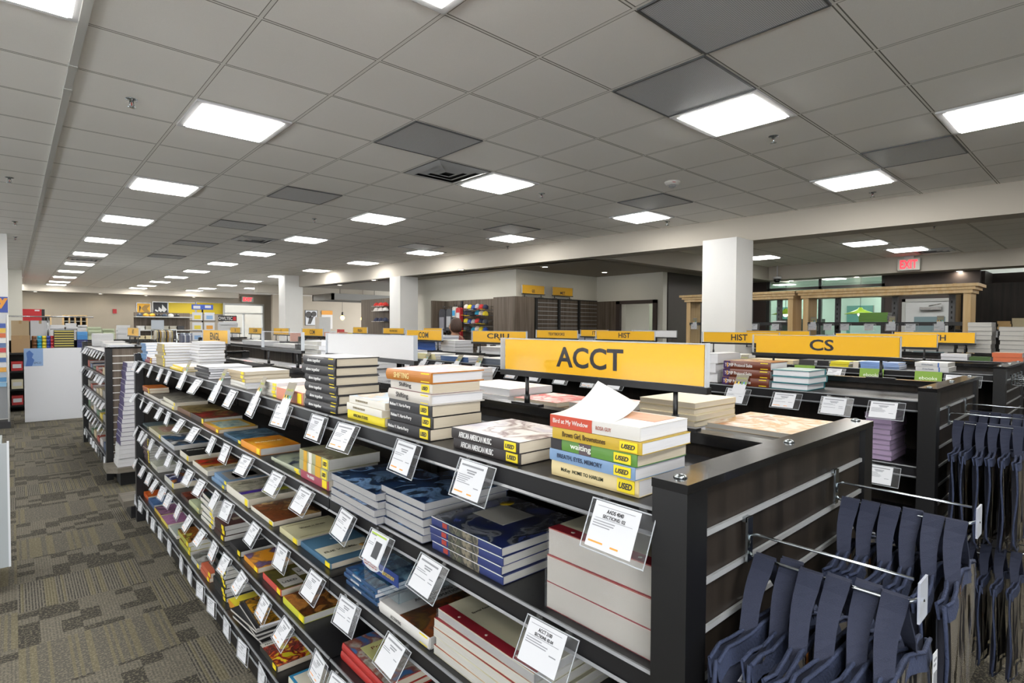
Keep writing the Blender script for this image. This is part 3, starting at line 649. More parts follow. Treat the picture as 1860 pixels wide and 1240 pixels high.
bird = stack(1001, 1160, D, [dict(t=.029, d=.15, spine='e2cf9c', front='e2cf9c', pages=PW, stick=1, title='McKay  HOME TO HARLEM', tcol='26301e', th=.3, tfrac=.5, who='tan Home to Harlem paperback', big=True),
      dict(t=.022, d=.15, spine='7d9cc0', front='7d9cc0', pages=PW, stick=1, title='BREATH, EYES, MEMORY', tcol='26344e', th=.42, tfrac=.55, who='blue Breath, Eyes, Memory paperback', big=True),
      dict(t=.021, d=.148, spine='5e8f3c', front='33402a', pages=PC, stick=2, title='waiting', tcol='f0f4e8', th=.6, tfrac=.25, who='green Waiting paperback', big=True, art2=[lambda o, d, L, t: part('spine_block', B().box(-.0013, 0, L*.86, L, 0, t), cover_mat('2a272b'), o), lambda o, d, L, t: part('spine_picture', B().box(-.0013, 0, L*.5, L*.64, 0, t), cover_mat('5a4c50'), o)]),
      dict(t=.021, d=.155, spine='c9a934', front='c9a934', pages=PW, stick=1, title='Brown Girl, Brownstones', tcol='4a3210', th=.55, tfrac=.5, who='mustard Brown Girl, Brownstones paperback', big=True),
      dict(t=.023, d=.155, spine='d9d6d0', front='eeecea', pages=PW, title='ROSA GUY', tcol='b06a5a', th=.3, tfrac=.2, toff=-.25, who='curl-covered Bird at My Window paperback')], 'in the pile by the end post', group=GT)
# the curled cover and the red part of the spine of the top book
tb = bird[-1]; Ld = yat(1001, .775, D)-yat(1160, .775, D)
part('spine_block', B().box(-.0016, 0, Ld*.5, Ld*1.0, 0, .023), cover_mat('c8482c'), tb)
part('spine_title', text('Bird at My Window', .011, mat('foil_f4efe8', 'f4efe8', .5), width=Ld*.42), None, tb, mw=frame((-.0022, Ld*.75, .0115), (0, -1, 0), (0, 0, 1)))
b = B(); n = 12
for r_ in range(2):
    for i in range(n+1):
        u = i/n; z = .0235+.055*u**2.2*(1 if r_ else .3); b.v.append((.155*u*(1-.06*u*u), Ld*(1 if r_ else .3+.2*u), z))
for i in range(n): b.f.append([i, i+1, n+1+i+1, n+1+i]); b.mi.append(0); b.sm.append(True)
part('cover_print', B().box(.07, .145, Ld*.08, Ld*.7, .0231, .0236), art('e0a088', 'e8b8a4', 'd88a70', seed=8, scale=3), tb)
o_ = part('curled_cover', b, [cover_mat('f1f0ee')], tb); sm_ = o_.modifiers.new('thick', 'SOLIDIFY'); sm_.thickness = .0006
# farther along the deck
stack(504, 552, D, [dict(t=.045, d=.17, spine='d98a6c', front='f0c8bc', stick=2, who='thick salmon-pink paperback')], 'on the top deck behind an ebooks flyer', group=GT)
stack(476, 503, D, rep(4, t=.014, d=.17, spine='d8d3c8', front='f0eeea', pages=PW, stick=1, who='slim white paperback'), 'on the deck beside the salmon-pink book', group=GT)
stack(417, 446, D, rep(2, t=.014, d=.17, spine='dcdad2', pages=PW, who='thin white paperback')+rep(3, t=.016, d=.2, spine='b5a384', front='efece6', stick=2, pages=PC, who='tan-spined used paperback'), 'behind the second flyer tag', group=GT)
stack(357, 380, D, rep(5, t=.012, d=.22, spine='252528', front='eeeeee', pages=PW, who='thin black-spined booklet'), 'on the deck past the tan pile', group=GT)
stack(310, 322, D, rep(2, t=.014, d=.14, spine='e6c93a', front='f2efe6', stick=1, who='cream-edged paperback'), 'before the tall white stacks', group=GT, y0=yat(332, .775, D), y1=yat(310, .775, D))
stack(286, 300, D, rep(8, t=.019, d=.2, spine='a3946f', front='eeece6', pages=PW, stick=3, who='tan-spined yellow-stickered textbook'), 'near the run end', group=GT, y0=yat(300, .775, D), y1=yat(285, .775, D))
stack(265, 277, D, rep(2, t=.02, d=.12, spine='8a2f40', front='f0eeea', pages=PW, stick=2, who='small red-spined book'), 'before the blue-spined stack', group=GT)
stack(255, 265, D, rep(7, t=.02, d=.24, spine='4f7fae', front='e8eaee', pages=PW, who='blue-spined textbook'), 'at the very end of the deck', group=GT, y0=5.13, y1=5.35)
stack(0, 0, D, rep(9, t=.019, d=.16, spine='8d8672', front='f2f1ee', pages=PW, who='thick white-edged textbook', flip=True), 'in the tall white block under the ENGL sign', x=.925, y0=4.16, y1=4.4, group=GT)
# row of books on the rear deck of the first run (toward the second run)
GR = 'books on the rear deck of the first run'
REAR = 1.2
stack(0, 0, D, rep(9, t=.022, d=.3, spine='d8d8d8', front='f0f0f0', pages=PW, flip=True, who='white-edged textbook'), 'in the tall white block behind the clear sleeve', x=1.22, y0=2.62, y1=2.9, group=GR)
stack(0, 0, D, rep(9, t=.022, d=.3, spine='d8d8d8', front='f0f0f0', pages=PG, flip=True, who='white-edged textbook'), 'in the second white block behind the clear sleeve', x=1.23, y0=2.95, y1=3.16, group=GR)
stack(0, 0, D, rep(2, t=.012, d=.25, spine='d8643c', front=art('e8e0d8', 'd8643c', 'f0eee8', seed=3), pages=PW, who='orange-edged magazine'), 'under the clear sleeve', x=1.22, y0=3.3, y1=3.55, group=GR)
stack(0, 0, D, [dict(t=.012, d=.25, spine='a9b4cc', front=art('e8e0d8', '8d9cc0', 'd8a8a0', seed=4), pages=PW, who='pale blue magazine')], 'lying flat beyond the orange-edged ones', x=1.24, y0=3.62, y1=3.86, group=GR)
stack(0, 0, D, rep(2, t=.016, d=.19, spine='c9a27a', front=art('e8e4dc', 'd85a40', 'e8e0d4', 'c0b4a8', seed=11), pages=PC, who='low red-patterned paperback', flip=True)+[dict(t=.015, d=.2, spine='c9a27a', front=art('e8e4dc', 'e04030', 'f0e8e0', seed=12), pages=PC, flip=True, who='low red-patterned paperback')], 'behind the post of the ACCT sign', x=1.27, y0=yat(1012, 1.27, 1.32), y1=yat(935, 1.27, 1.32), group=GR)
stack(0, 0, D, rep(3, t=.019, d=.2, spine='d8b0a0', front=art('f4f2f0', 'f0eeec', 'e8a090', seed=13, scale=5), pages=PG, flip=True, who='white-covered paperback'), 'behind the ACCT sign, middle', x=1.27, y0=yat(1112, 1.27, 1.32), y1=yat(1034, 1.27, 1.32), group=GR)
stack(0, 0, D, rep(3, t=.024, d=.21, spine='dddddd', front=art('f4f2f0', 'e6c8b8', 'f0eee8', seed=14), pages=PW, flip=True, who='large white-edged textbook'), 'beside the Shifting pile on the rear deck', x=1.26, y0=1.42, y1=1.72, group=GR)
stack(0, 0, D, rep(7, t=.016, d=.24, spine='e0d6ce', front=art('f4f2f0', 'e8b4a8', 'f2efec', seed=15), pages=PW, flip=True, who='pink-topped white textbook'), 'behind the orange Shifting hardcover', x=1.25, y0=1.78, y1=2.08, group=GR)
stack(0, 0, D, rep(3, t=.014, d=.25, spine='dde2ea', front=art('f2f2f4', 'e0c0a0', 'e8ecf4', seed=16), pages=PW, flip=True, who='wide white book')+rep(4, t=.014, d=.2, spine='d8c9a0', front='efe6cc', pages=PC, flip=True, who='cream-edged paperback'), 'behind the second post of the ACCT sign', x=1.24, y0=yat(1262, 1.24, 1.32), y1=yat(1160, 1.24, 1.32), group=GR)
stack(0, 0, D, rep(4, t=.012, d=.26, spine='d8c8b0', front=art('f0e6d2', 'd8a050', 'f4efe4', 'b87838', seed=17, scale=7), pages=PG, flip=True, who='orange-patterned magazine'), 'by the end panel on the rear deck', x=1.30, y0=.5, y1=.72, group=GR)
# --- second shelf
D2 = LEV[1]; G2 = 'books on the second shelf of the first run'
def low(px0, px1, z, specs, desc, g, **k): return stack(px0, px1, z, specs, desc, group=g, **k)
low(262, 290, D2, [dict(t=.022, d=.22, spine='cfcac0', front=art('a8a49c', '8a867e', '57534e', seed=21), who='grey-covered textbook', pages=PW)], 'under the tall bare gap at the shelf end', G2)
low(264, 284, D2+.025, [dict(t=.022, d=.13, spine='8a4a20', front='d8742a', stick=1, who='small orange-topped book'), dict(t=.018, d=.13, spine='a85a28', front='dd7c30', stick=1, who='small orange-topped book')], 'resting on the grey-covered textbook', G2, y0=5.0, y1=5.3)
low(293, 318, D2, rep(2, t=.023, d=.19, spine='dcd8c8', front=art('6c665c', 'c8c4b4', '4c4a48', seed=22), pages=PC, stick=1, who='white-spined textbook'), 'third from the shelf end', G2)
low(321, 344, D2, [dict(t=.03, d=.2, spine='6a4a30', front=art('b8a060', '7a6a40', '3c3018', seed=23), pages=PG, who='brown and olive textbook')], 'beside the white-spined pair', G2)
low(334, 366, D2, [dict(t=.032, d=.2, spine='3a2c24', front=art('a8342a', '2c1c18', 'd8b060', seed=24), pages=PG, stick=1, who='red and black patterned textbook')], 'with lifted cover', G2, y0=yat(368, .775, D2), y1=yat(345, .775, D2))
low(353, 400, D2, [dict(t=.02, d=.19, spine='a86a38', front='d9a830', pages=PC, stick=1, who='yellow-bordered paperback', art2=[panel(.12, .88, .14, .86, art('7ea6b0', 'c8d4c0', '5c8a98', seed=25))])], 'with a blue picture', G2, y0=yat(398, .775, D2), y1=yat(370, .775, D2))
low(390, 430, D2, [dict(t=.017, d=.2, spine='24506c', front=art('4a7a98', '1d3448', '88a8b8', seed=26), pages=PC, stick=1, who='sea-blue paperback')], 'beside the orange Runaway book', G2, y0=yat(437, .775, D2), y1=yat(405, .775, D2))
low(440, 460, D2, [dict(t=.03, d=.17, spine='e8941c', front=art('f0a01c', 'e88a14', 'f4b030', seed=27, scale=5), pages=PG, stick=1, who='bright orange paperback', art2=[ctitle('RUNAWAY', .022, .5, .55, 'f8e8c0', .12)])], 'with white lettering', G2, y0=yat(475, .775, D2), y1=yat(440, .775, D2))
low(497, 546, D2, rep(2, t=.013, d=.2, spine='a9ae98', front=art('a0a890', '8a9484', '1e2a48', seed=28), pages=PC, stick=1, who='sage and navy paperback'), 'beside the Korean-green pile', G2) if False else low(497, 545, D2, rep(2, t=.013, d=.2, spine='a9ae98', front=art('a0a890', '8a9484', '1e2a48', seed=28), pages=PC, stick=1, who='sage and navy paperback'), 'before the olive dictionaries', G2)
def band(o, d, L, t):
    part('spine_band', B().box(-.0014, .001, L*.24, L*.42, 0, t), cover_mat('d8a418'), o); part('spine_band', B().box(-.0014, .001, L*.72, L*.84, 0, t), cover_mat('d8a418'), o); part('spine_band', B().box(-.0012, .001, L*.56, L*.66, 0, t), cover_mat('e8e4d8'), o)
ol = art('a8a888', '8c8c68', 'b8b496', '6c5a48', seed=30)
low(547, 597, D2, [dict(t=.034, d=.15, spine='a8485a', front='c06a70', pages=PC, stick=2, title='THE AENEID', th=.3, who='rose-red paperback'), dict(t=.034, d=.185, spine='a8a880', front=ol, pages=PG, stick=1, big=True, art2=[band], who='olive and yellow dictionary'), dict(t=.037, d=.19, spine='a8a880', front=ol, pages=PG, stick=1, big=True, art2=[band], who='olive and yellow dictionary')], 'on the second shelf', G2)
BL = art('16233c', '2c4a78', '0f1626', '7ba0cc', '1a2c50', scale=5, seed=31, rough=.15)
def wrap(o, d, L, t): part('shrink_wrap', B().box(-.003, -.0022, -.002, L+.002, .001, t-.001).box(-.003, d, -.003, -.0022, .001, t-.001), m_clear('shrink_wrap', 'f8f8fa', .45, .03, .2), o)
low(601, 684, D2+.003, rep(4, t=.021, d=.24, spine='20345c', front=BL, pages=PG, flip=True, who='shrink-wrapped blue-covered textbook', art2=[wrap]), 'against the olive pile', G2, x=.735)
low(690, 770, D2+.003, rep(5, t=.02, d=.28, spine='20345c', front=BL, pages=PG, flip=True, who='shrink-wrapped blue-covered textbook', art2=[wrap]), 'overhanging the middle of the shelf', G2, x=.765)
IR = art('1c2650', '26304a', '6c7078', '20262c', '3c4a80', scale=6, seed=32, rough=.2)
def irx(o, d, L, t):
    part('spine_print', B().box(-.0013, 0, L*.3, L*.72, 0, t), art('4a4a44', '8a8270', '2c2e30', '5a5c4c', scale=18, seed=33), o); part('spine_print', B().box(-.0014, 0, L*.75, L*.82, t*.2, t*.8), cover_mat('a83c30'), o)
    part('page_edge', B().box(-.0018, 0, 0, L, t-.0012, t), cover_mat('e8e8e8'), o)
IRT = [irx]; 
low(788, 916, D2, rep(3, t=.019, d=.26, spine='26336a', front='26336a', pages=PG, who='navy political textbook', art2=IRT)+[dict(t=.019, d=.26, spine='26336a', front=IR, pages=PG, who='navy political textbook with yellow oval', art2=IRT+[panel(.35, .75, .38, .82, 'a6a49c'), lambda o, d, L, t: part('cover_oval', B().lathe([(.022, t), (.022, t+.0008)], c=(d*.8, L*.82, 0), seg=24, sy=.7), cover_mat('b89a18'), o)])], 'beside the thick wrapped blocks', G2)
def redstrip(o, d, L, t):
    part('cover_strip', B().box(.001, .03, 0, L, t-.0002, t+.0006), cover_mat('93202e'), o)
    for k in range(3): part('punch_hole', B().lathe([(.004, t+.0005), (.004, t+.001)], c=(.015, L*(.2+.3*k), 0), seg=12), cover_mat('c9b9b0'), o)
SB = art('cdc8ac', 'd8d4ba', 'c4bea2', scale=2, seed=34, rough=.3)
low(994, 1196, D2, rep(3, t=.052, d=.215, spine='93202e', front=SB, pages=m_pages('block_pages', 'b9b3a5', 'd2cdbf'), flip=True, who='thick shrink-wrapped textbook block with red strip', art2=[redstrip, wrap]), 'by the end post', G2, jit=.003, ang=.01)
# --- third shelf
D3 = LEV[2]; G3 = 'books on the third shelf of the first run'
low(251, 266, D3, [dict(t=.02, d=.2, spine='3a4a4c', front='5a6a70', pages=PC, stick=2, who='dark teal hardcover', hard=True)], 'at the shelf end', G3, y0=5.08, y1=5.34)
low(270, 290, D3, [dict(t=.03, d=.2, spine='c9c4a8', front='b8b290', pages=PG, stick=1, who='pale olive paperback', art2=[panel(.2, .85, .25, .8, art('d8d0c0', 'b86a58', 'c8c4b0', seed=40))])], 'second from the shelf end', G3, y0=yat(292, .775, D3), y1=yat(271, .775, D3))
low(290, 325, D3, [dict(t=.03, d=.22, spine='c4c8cc', front=art('e8e8e6', '2c2c2c', '3a70a0', seed=41), pages=PG, who='white and blue lettered textbook')], 'beside the pale olive paperback', G3, y0=yat(318, .775, D3), y1=yat(294, .775, D3))
low(329, 345, D3, [dict(t=.034, d=.18, spine='dcd8ca', front='24241f', pages=PC, stick=1, who='thick black-covered paperback with white spine', art2=[ctitle('ANTIGONE', .018, .4, .75, 'e8e8e0', .1)])], 'standing alone', G3)
low(351, 378, D3, [dict(t=.026, d=.2, spine='dcd8ca', front='c8c2b0', pages=PG, who='paperback', art2=[panel(.02, .98, .3, .98, art('c03020', '1c1814', 'd89a38', 'b88a40', seed=42, scale=7)), ctitle('SUSPENDED', .014, .55, .15, '5a5040', .13)])], 'with a red and gold picture', G3)
low(387, 411, D3, rep(2, t=.019, d=.22, spine='7494b4', front='7494b4', pages=PC, stick=1, who='blue used paperback', art2=[panel(.1, .9, .12, .85, '8e8a84'), panel(.25, .75, .25, .65, art('14141a', '3a4450', '0a0a10', seed=43))]), 'with a dark portrait', G3)
low(413, 452, D3, [dict(t=.036, d=.22, spine='e4e0d2', front=art('b4ae96', '8c8a78', 'c8c4b0', seed=44), pages=PC, stick=1, who='grey paperback with purple and lime stripes', art2=[panel(0, .7, .3, .42, '4a2c98'), panel(.4, 1, .2, .32, 'd8d82c'), ctitle('GROWING UP', .012, .5, .85, '202020', .15)])], 'on the third shelf', G3)
low(456, 496, D3, [dict(t=.018, d=.2, spine='e0dccc', front=art('6a3418', '8c5028', '3c1c10', 'c8a060', seed=45), pages=PC, stick=1, who='brown lifted-cover paperback')], 'on the third shelf', G3)
low(508, 541, D3, [dict(t=.022, d=.2, spine='c9c39a', front='c0bb98', pages=PG, stick=1, who='pale cream paperback', art2=[ctitle('Wiesel in Green', .012, .5, .6, '403c28', .1), panel(.08, .92, .1, .12, '8a8464'), panel(.08, .92, .88, .9, '8a8464')])], 'with small centred lettering', G3)
low(545, 600, D3, [dict(t=.02, d=.2, spine='3a6684', front='47708c', pages=PC, stick=1, who='blue Night paperback', art2=[panel(.03, .97, .18, .58, 'cfcbb4'), ctitle('ELIE WIESEL', .014, .4, .38, '3c3828', .12), ctitle('Night', .016, .6, .8, 'd8dce4', .06), lambda o, d, L, t: part('gold_seal', B().lathe([(.015, t), (.015, t+.0009)], c=(d*.8, L*.33, 0), seg=20), cover_mat('a8803c'), o)])], 'by the shelf joint', G3)
cst = low(628, 684, D3, rep(4, t=.012, d=.17, spine='2a4c74', front=art('3c80b0', '1c2c58', '88b0c8', seed=46), pages=PW, who='glossy blue Cost Accounting textbook', title='COST ACCOUNTING', th=.5), 'leaning beneath the acrylic study-guide box', G3)
AISF = [panel(0, 1, .0, .58, art('5c4418', '301c14', '8a4a1c', '24303c', seed=47, scale=6)), ctitle('ACCOUNTING', .014, .55, .74, '282828', .13), ctitle('INFORMATION', .014, .62, .65, '282828', .13), panel(.42, .5, .25, .33, 'd8d4cc')]
low(693, 783, D3, [dict(t=.032, d=.25, spine='d2d0cb', front='bdbcba', pages=PG, hard=True, stick=1, who='white Accounting Information Systems hardcover', art2=AISF, title='ACCOUNTING', tcol='5c5c58', th=.28, name='hardcover_book')], 'on the third shelf', G3)
low(790, 966, D3, rep(4, t=.021, d=.26, spine='cdc8ac', front=SB, pages=PG, flip=True, who='wrapped Special Readings textbook with red strip', art2=[redstrip])+[dict(t=.022, d=.26, spine='cdc8ac', front=SB, pages=PG, flip=True, who='wrapped Special Readings textbook with red strip',
     art2=[redstrip, wrap, ctitle('Special Reader Ready Notes', .009, .42, .78, '2a2418', .12), panel(.5, .86, .22, .6, '7c8896'), panel(.56, .8, .3, .48, '14161c'), panel(.6, .76, .33, .45, 'b8a860'), panel(.8, .9, .06, .14, '8c2434'), ctitle('INTERMEDIATE ACCOUNTING', .007, .68, .55, '28303c', .08)])], 'on the third shelf', G3)
# --- fourth shelf
D4 = LEV[3]; G4 = 'books on the fourth shelf of the first run'
low(257, 262, D4, rep(10, t=.019, d=.2, spine='3c1c20', front='d0ccc0', pages=PG, stick=1, who='dark red-spined textbook'), 'in the tall pile at the shelf end', G4, y0=5.08, y1=5.34)
low(268, 290, D4, rep(2, t=.022, d=.22, spine='c8c8b8', front=art('c9c9bc', 'a8b09c', 'd8d6ca', seed=50), pages=PG, who='white-green paperback'), 'before the dark red tall pile', G4, y0=4.72, y1=4.96)
low(299, 316, D4, [dict(t=.036, d=.2, spine='d0d0c8', front=art('d8dce8', '2c3c7c', '141420', 'c87828', seed=51), pages=PC, stick=1, who='thick blue and white patterned paperback')], 'on the fourth shelf', G4)
low(328, 342, D4, [dict(t=.02, d=.2, spine='3a2018', front=art('5c2418', '2c1410', 'a85038', seed=52), pages=PG, who='dark red photo paperback')], 'on the fourth shelf', G4)
low(342, 362, D4, [dict(t=.03, d=.22, spine='a8b088', front='a9b394', pages=PC, stick=1, who='pale green hardcover', hard=True), ], 'beside the tall white-spined pile', G4, y0=yat(361, .775, D4), y1=yat(343, .775, D4))
low(367, 387, D4, rep(7, t=.02, d=.16, spine='d8d4cc', front=art('2c3424', '34502c', '3c2c60', seed=53), pages=PG, stick=2, who='white-spined green-topped paperback'), 'on the fourth shelf', G4)
low(391, 409, D4, rep(3, t=.025, d=.2, spine='38261e', front='4a1c1a', pages=PG, stick=2, who='maroon paperback with cream ribbon', art2=[panel(.3, .8, .4, .6, 'a89c84')]), 'on the fourth shelf', G4)
low(414, 434, D4, [dict(t=.026, d=.2, spine='1a1a1c', front='1e1e22', pages=PG, stick=1, who='black paperback with white words', art2=[ctitle('THE PLOT', .018, .5, .6, 'c8c8c8', .1)])], 'on the fourth shelf', G4, y0=yat(437, .775, D4), y1=yat(417, .775, D4))
low(441, 466, D4, [dict(t=.022, d=.19, spine='d8901c', front=art('e89a20', 'e8a030', '5a4054', '7c6ca0', seed=54, scale=6), pages=PC, stick=1, who='orange art paperback')], 'on the fourth shelf', G4)
low(476, 509, D4, [dict(t=.026, d=.19, spine='c84a40', front=art('2c3020', '605820', '14140e', seed=55), pages=PC, stick=1, who='red-spined paperback with two white USED labels', art2=[panel(.1, .52, .08, .5, 'b8b6b0'), panel(.55, .95, .4, .8, 'a4a29c'), ctitle('USED', .018, .3, .29, '181818', .06), ctitle('USED', .018, .75, .6, '181818', .06)])], 'on the fourth shelf', G4)
low(517, 555, D4, [dict(t=.026, d=.2, spine='c8c838', front=art('8c5428', 'b07838', '2c1810', '6c3c1c', seed=56, scale=7), pages=PG, stick=1, who='brown and ochre illustrated paperback')], 'on the fourth shelf', G4)
low(620, 700, D4, rep(2, t=.028, d=.24, spine='a8221c', front=art('7c7468', 'b0aca4', '8a4a34', '3c6ca0', seed=57), pages=PC, hard=True, who='red-spined Profi Footy hardcover', art2=[panel(.12, .9, .45, .78, 'cfd08c'), ctitle('Profi Footy', .018, .5, .68, '7c1418', .13), ctitle('2nd Ed', .014, .6, .54, '7c1418', .06)], name='hardcover_book'), 'near the lower picture edge', G4)
# --- bottom shelf
D5 = LEV[4]; G5 = 'books on the bottom shelf of the first run'
low(253, 258, D5, [dict(t=.03, d=.2, spine='d86018', front=art('e86a1c', 'c84818', 'f0a040', seed=60), pages=PC, who='vivid orange paperback')], 'at the end of the bottom shelf', G5, y0=5.18, y1=5.37)
low(261, 271, D5, [dict(t=.03, d=.22, spine='3c5c8c', front=art('34588c', '5c80b4', '1c2c4c', seed=61), pages=PG, who='blue sky-covered paperback')], 'on the bottom shelf', G5, y0=4.9, y1=5.14)
low(274, 284, D5, [dict(t=.024, d=.24, spine='d8b838', front=art('5c3450', 'a87ca0', '2c1c2c', seed=62), pages=PC, who='purple collage textbook')], 'on the bottom shelf', G5, y0=4.63, y1=4.87)
low(284, 293, D5, [dict(t=.026, d=.24, spine='dccc50', front=art('a8689c', 'b888ac', '8c4c80', seed=63), pages=PG, who='pink-mauve textbook')], 'on the bottom shelf', G5, y0=4.37, y1=4.6)
low(292, 306, D5, [dict(t=.022, d=.22, spine='d4d8d0', front='b0b8b0', pages=PC, who='grey paperback with black cross shape', art2=[panel(.15, .9, .42, .62, '121212'), panel(.4, .7, .2, .85, '161616')])], 'on the bottom shelf', G5, y0=4.11, y1=4.34)
low(318, 332, D5, rep(3, t=.027, d=.22, spine='a8a848', front=art('c8c050', '3c2818', 'b87030', '2c2010', seed=64), pages=PG, stick=1, who='lime-spined anthology'), 'on the bottom shelf', G5, y0=3.76, y1=4.05)
low(346, 356, D5, [dict(t=.026, d=.2, spine='b0b4b4', front=art('9ca4a4', '2c2c20', 'c8c8c4', seed=65), pages=PC, stick=1, who='grey seaside paperback')], 'on the bottom shelf', G5, y0=3.52, y1=3.71)
low(365, 381, D5, rep(2, t=.024, d=.2, spine='b85c40', front='b85c40', pages=PC, stick=1, who='rust-red paperback with grey picture', art2=[panel(.15, .95, .1, .9, art('8c8478', '6c5a50', 'a8a094', seed=66))]), 'on the bottom shelf', G5)
low(388, 409, D5, rep(8, t=.022, d=.22, spine='181a1a', front=art('1c2c28', '0c1414', '2c4440', seed=67), pages=PG, stick=2, who='black-spined textbook'), 'in the tall pile', G5)
low(415, 433, D5, rep(2, t=.02, d=.2, spine='c88818', front='d8c818', pages=PC, stick=2, who='bright yellow paperback', art2=[panel(.15, .8, .05, .6, art('d88c18', '141414', 'c8b028', seed=68))]), 'on the bottom shelf', G5)
low(434, 470, D5, rep(7, t=.011, d=.24, spine='202024', front='26262a', pages=PG, who='slim dark booklet', flip=True)+[dict(t=.012, d=.24, spine='181818', front=art('d8a020', '16161a', 'c88c18', '28282c', seed=69), pages=PW, who='slim black and gold booklet')], 'in the sliding pile', G5, jit=.018, ang=.1)
low(474, 505, D5, [dict(t=.024, d=.2, spine='282820', front=art('d8d018', 'd86040', '2c1814', 'b02818', 'c8c020', seed=70, scale=11), pages=PC, stick=2, who='paperback', art2=[panel(.0, .95, .86, 1, 'c8c8c0'), ctitle('FEMINISM AND POP', .009, .45, .93, '141414', .15)])], 'with lime and red comic drawings', G5)
low(522, 560, D5, [dict(t=.03, d=.2, spine='dcd8c4', front='2c88b8', pages=PC, who='blue-bordered book', art2=[panel(.06, .94, .07, .93, 'd8d4c4'), ctitle('ON', .018, .4, .7, '8c6a28', .05), ctitle('WRITING', .016, .5, .5, '8c8068', .1)])], 'near the lower picture edge', G5)

# ------------------------------------------------------------------ tags in clear holders
TW, TH = .128, .084
hb = B(); hb.box(-TW/2, TW/2, -TH, 0, -.0012, -.0004); HOLD = hb.mesh('clear_holder', [CLEAR])
rb = B().tube([(-TW/2, -.002, 0), (-TW/2, -TH, 0), (TW/2, -TH, 0), (TW/2, -.002, 0)], .0014, 6, closed=True); RIMM = rb.mesh('holder_rim', [RIM])
HOOKM = B().box(-TW/2+.02, -TW/2+.035, -.01, .006, -.003, -.001).box(TW/2-.035, TW/2-.02, -.01, .006, -.003, -.001).mesh('hanging_clip', [CLEAR])
CARD = B().box(-.055, .038, -.079, -.004, 0, .0006).mesh('price_card', [PAPER])
def lines(seed, orange, bare=False):
    r = random.Random(seed); b = B(); y = -.011
    if bare: b.box(-.048, .028, y-.0008, y, .0006, .001, 0).box(-.048, .028, y-.0205, y-.0198, .0006, .001); y -= .024
    else: b.box(-.048, .028, y-.004, y, .0006, .001, 0); y -= .010; b.box(-.026, .008, y-.0028, y, .0006, .001); y -= .005; b.box(-.022, .004, y-.0028, y, .0006, .001); y -= .007
    for i in range(r.choice((2, 3, 5))):
        x1 = -.05+r.uniform(.03, .055); b.box(-.05, x1, y-.0014, y, .0006, .001); y -= .0042
    if r.random() < .6: b.box(.012, .028, y-.0018, y, .0006, .001)
    if r.random() < .6: y -= .008; b.box(-.05, .0, y-.0015, y, .0006, .001).box(.012, .03, y-.0016, y, .0006, .001)
    m = b.mesh('print_lines', [mat('print_grey', '8a8c90', .8)]); o = None
    if orange: o = B().box(-.05, -.02, -.071, -.0682, .0006, .001).box(-.004, .012, -.072, -.0692, .0006, .001).mesh('highlight', [ORANGEI])
    return m, o
LN = [lines(i, i % 3 == 0) for i in range(9)]
FLY = B().box(-.032, .032, -.03, .085, .0008, .0014); FLYM = FLY.mesh('ebooks_flyer', [mat('flyer_taupe', '8b8474', .5)])
FLYB = B().box(-.032, .032, -.03, .028, .0014, .0018).mesh('flyer_base', [PAPER]); FLYC = [B().box(-.031+.009*i, -.024+.009*i, .022+(i % 2)*.004, .037, .0018, .0021).mesh('flyer_tab', [mat('tab_%d' % i, c, .5)]) for i, c in enumerate(['d8a020', '2c2c2c', 'e8d020', '181818', '5c9a38', '4c90d0', '70a840'])]
FLT = text('ebooks', .013, mat('flyer_lime', 'a8b04c', .5), width=.05)
def tagat(M_, label, i, group, fly=False, hand=None):
    t = thing('shelf_tag', label, 'price tag', group=group, mw=M_)
    part('clear_holder', HOLD, None, t); part('holder_rim', RIMM, None, t); part('hanging_clip', HOOKM, None, t)
    c = part('price_card', CARD, None, t); m, o = LN[i % len(LN)]
    if hand:
        hl = lines(40+hand[2], hand[2] == 0, True); part('print_lines', hl[0], None, c)
        if hl[1]: part('highlight', hl[1], None, c)
        part('card_heading', text(hand[0], .0064, INK, width=.034, bold=.01), None, c, mw=Matrix.Translation((-.01, -.0175, .0012)))
        part('card_heading', text(hand[1], .0056, INK, width=.046, bold=.01), None, c, mw=Matrix.Translation((-.01, -.0265, .0012)))
    else: part('print_lines', m, None, c)
    if o and not hand: part('highlight', o, None, c)
    if fly:
        f = part('ebooks_flyer', FLYM, None, t); part('flyer_base', FLYB, None, f); part('flyer_title', FLT, None, f, mw=Matrix.Translation((0, .058, .0018)))
        for q_ in FLYC: link('flyer_tab', q_, f)
    return t
ROWN = {0: 'top deck', 1: 'second shelf', 2: 'third shelf', 3: 'fourth shelf', 4: 'bottom shelf'}
ROWS = {0: [250, 264, 278, 296, 311, 337, 365, 400, 429, 470, 521, 585, 638, 748, 872, 1150], 1: [249, 263, 278, 296, 310, 335, 361, 392, 417, 455, 511, 563, 638, 794, 1042],
        2: [252, 262, 269, 280, 297, 313, 330, 350, 372, 399, 420, 471, 520, 582, 641, 730], 3: [250, 264.5, 276, 288, 300, 312, 330, 350, 374, 395, 417, 448, 489, 529, 588, 625],
        4: [250, 258, 270, 281, 293, 310, 332, 347, 367, 387, 415, 445, 480]}
FL = {(0, 5), (0, 7), (0, 9), (0, 10)}
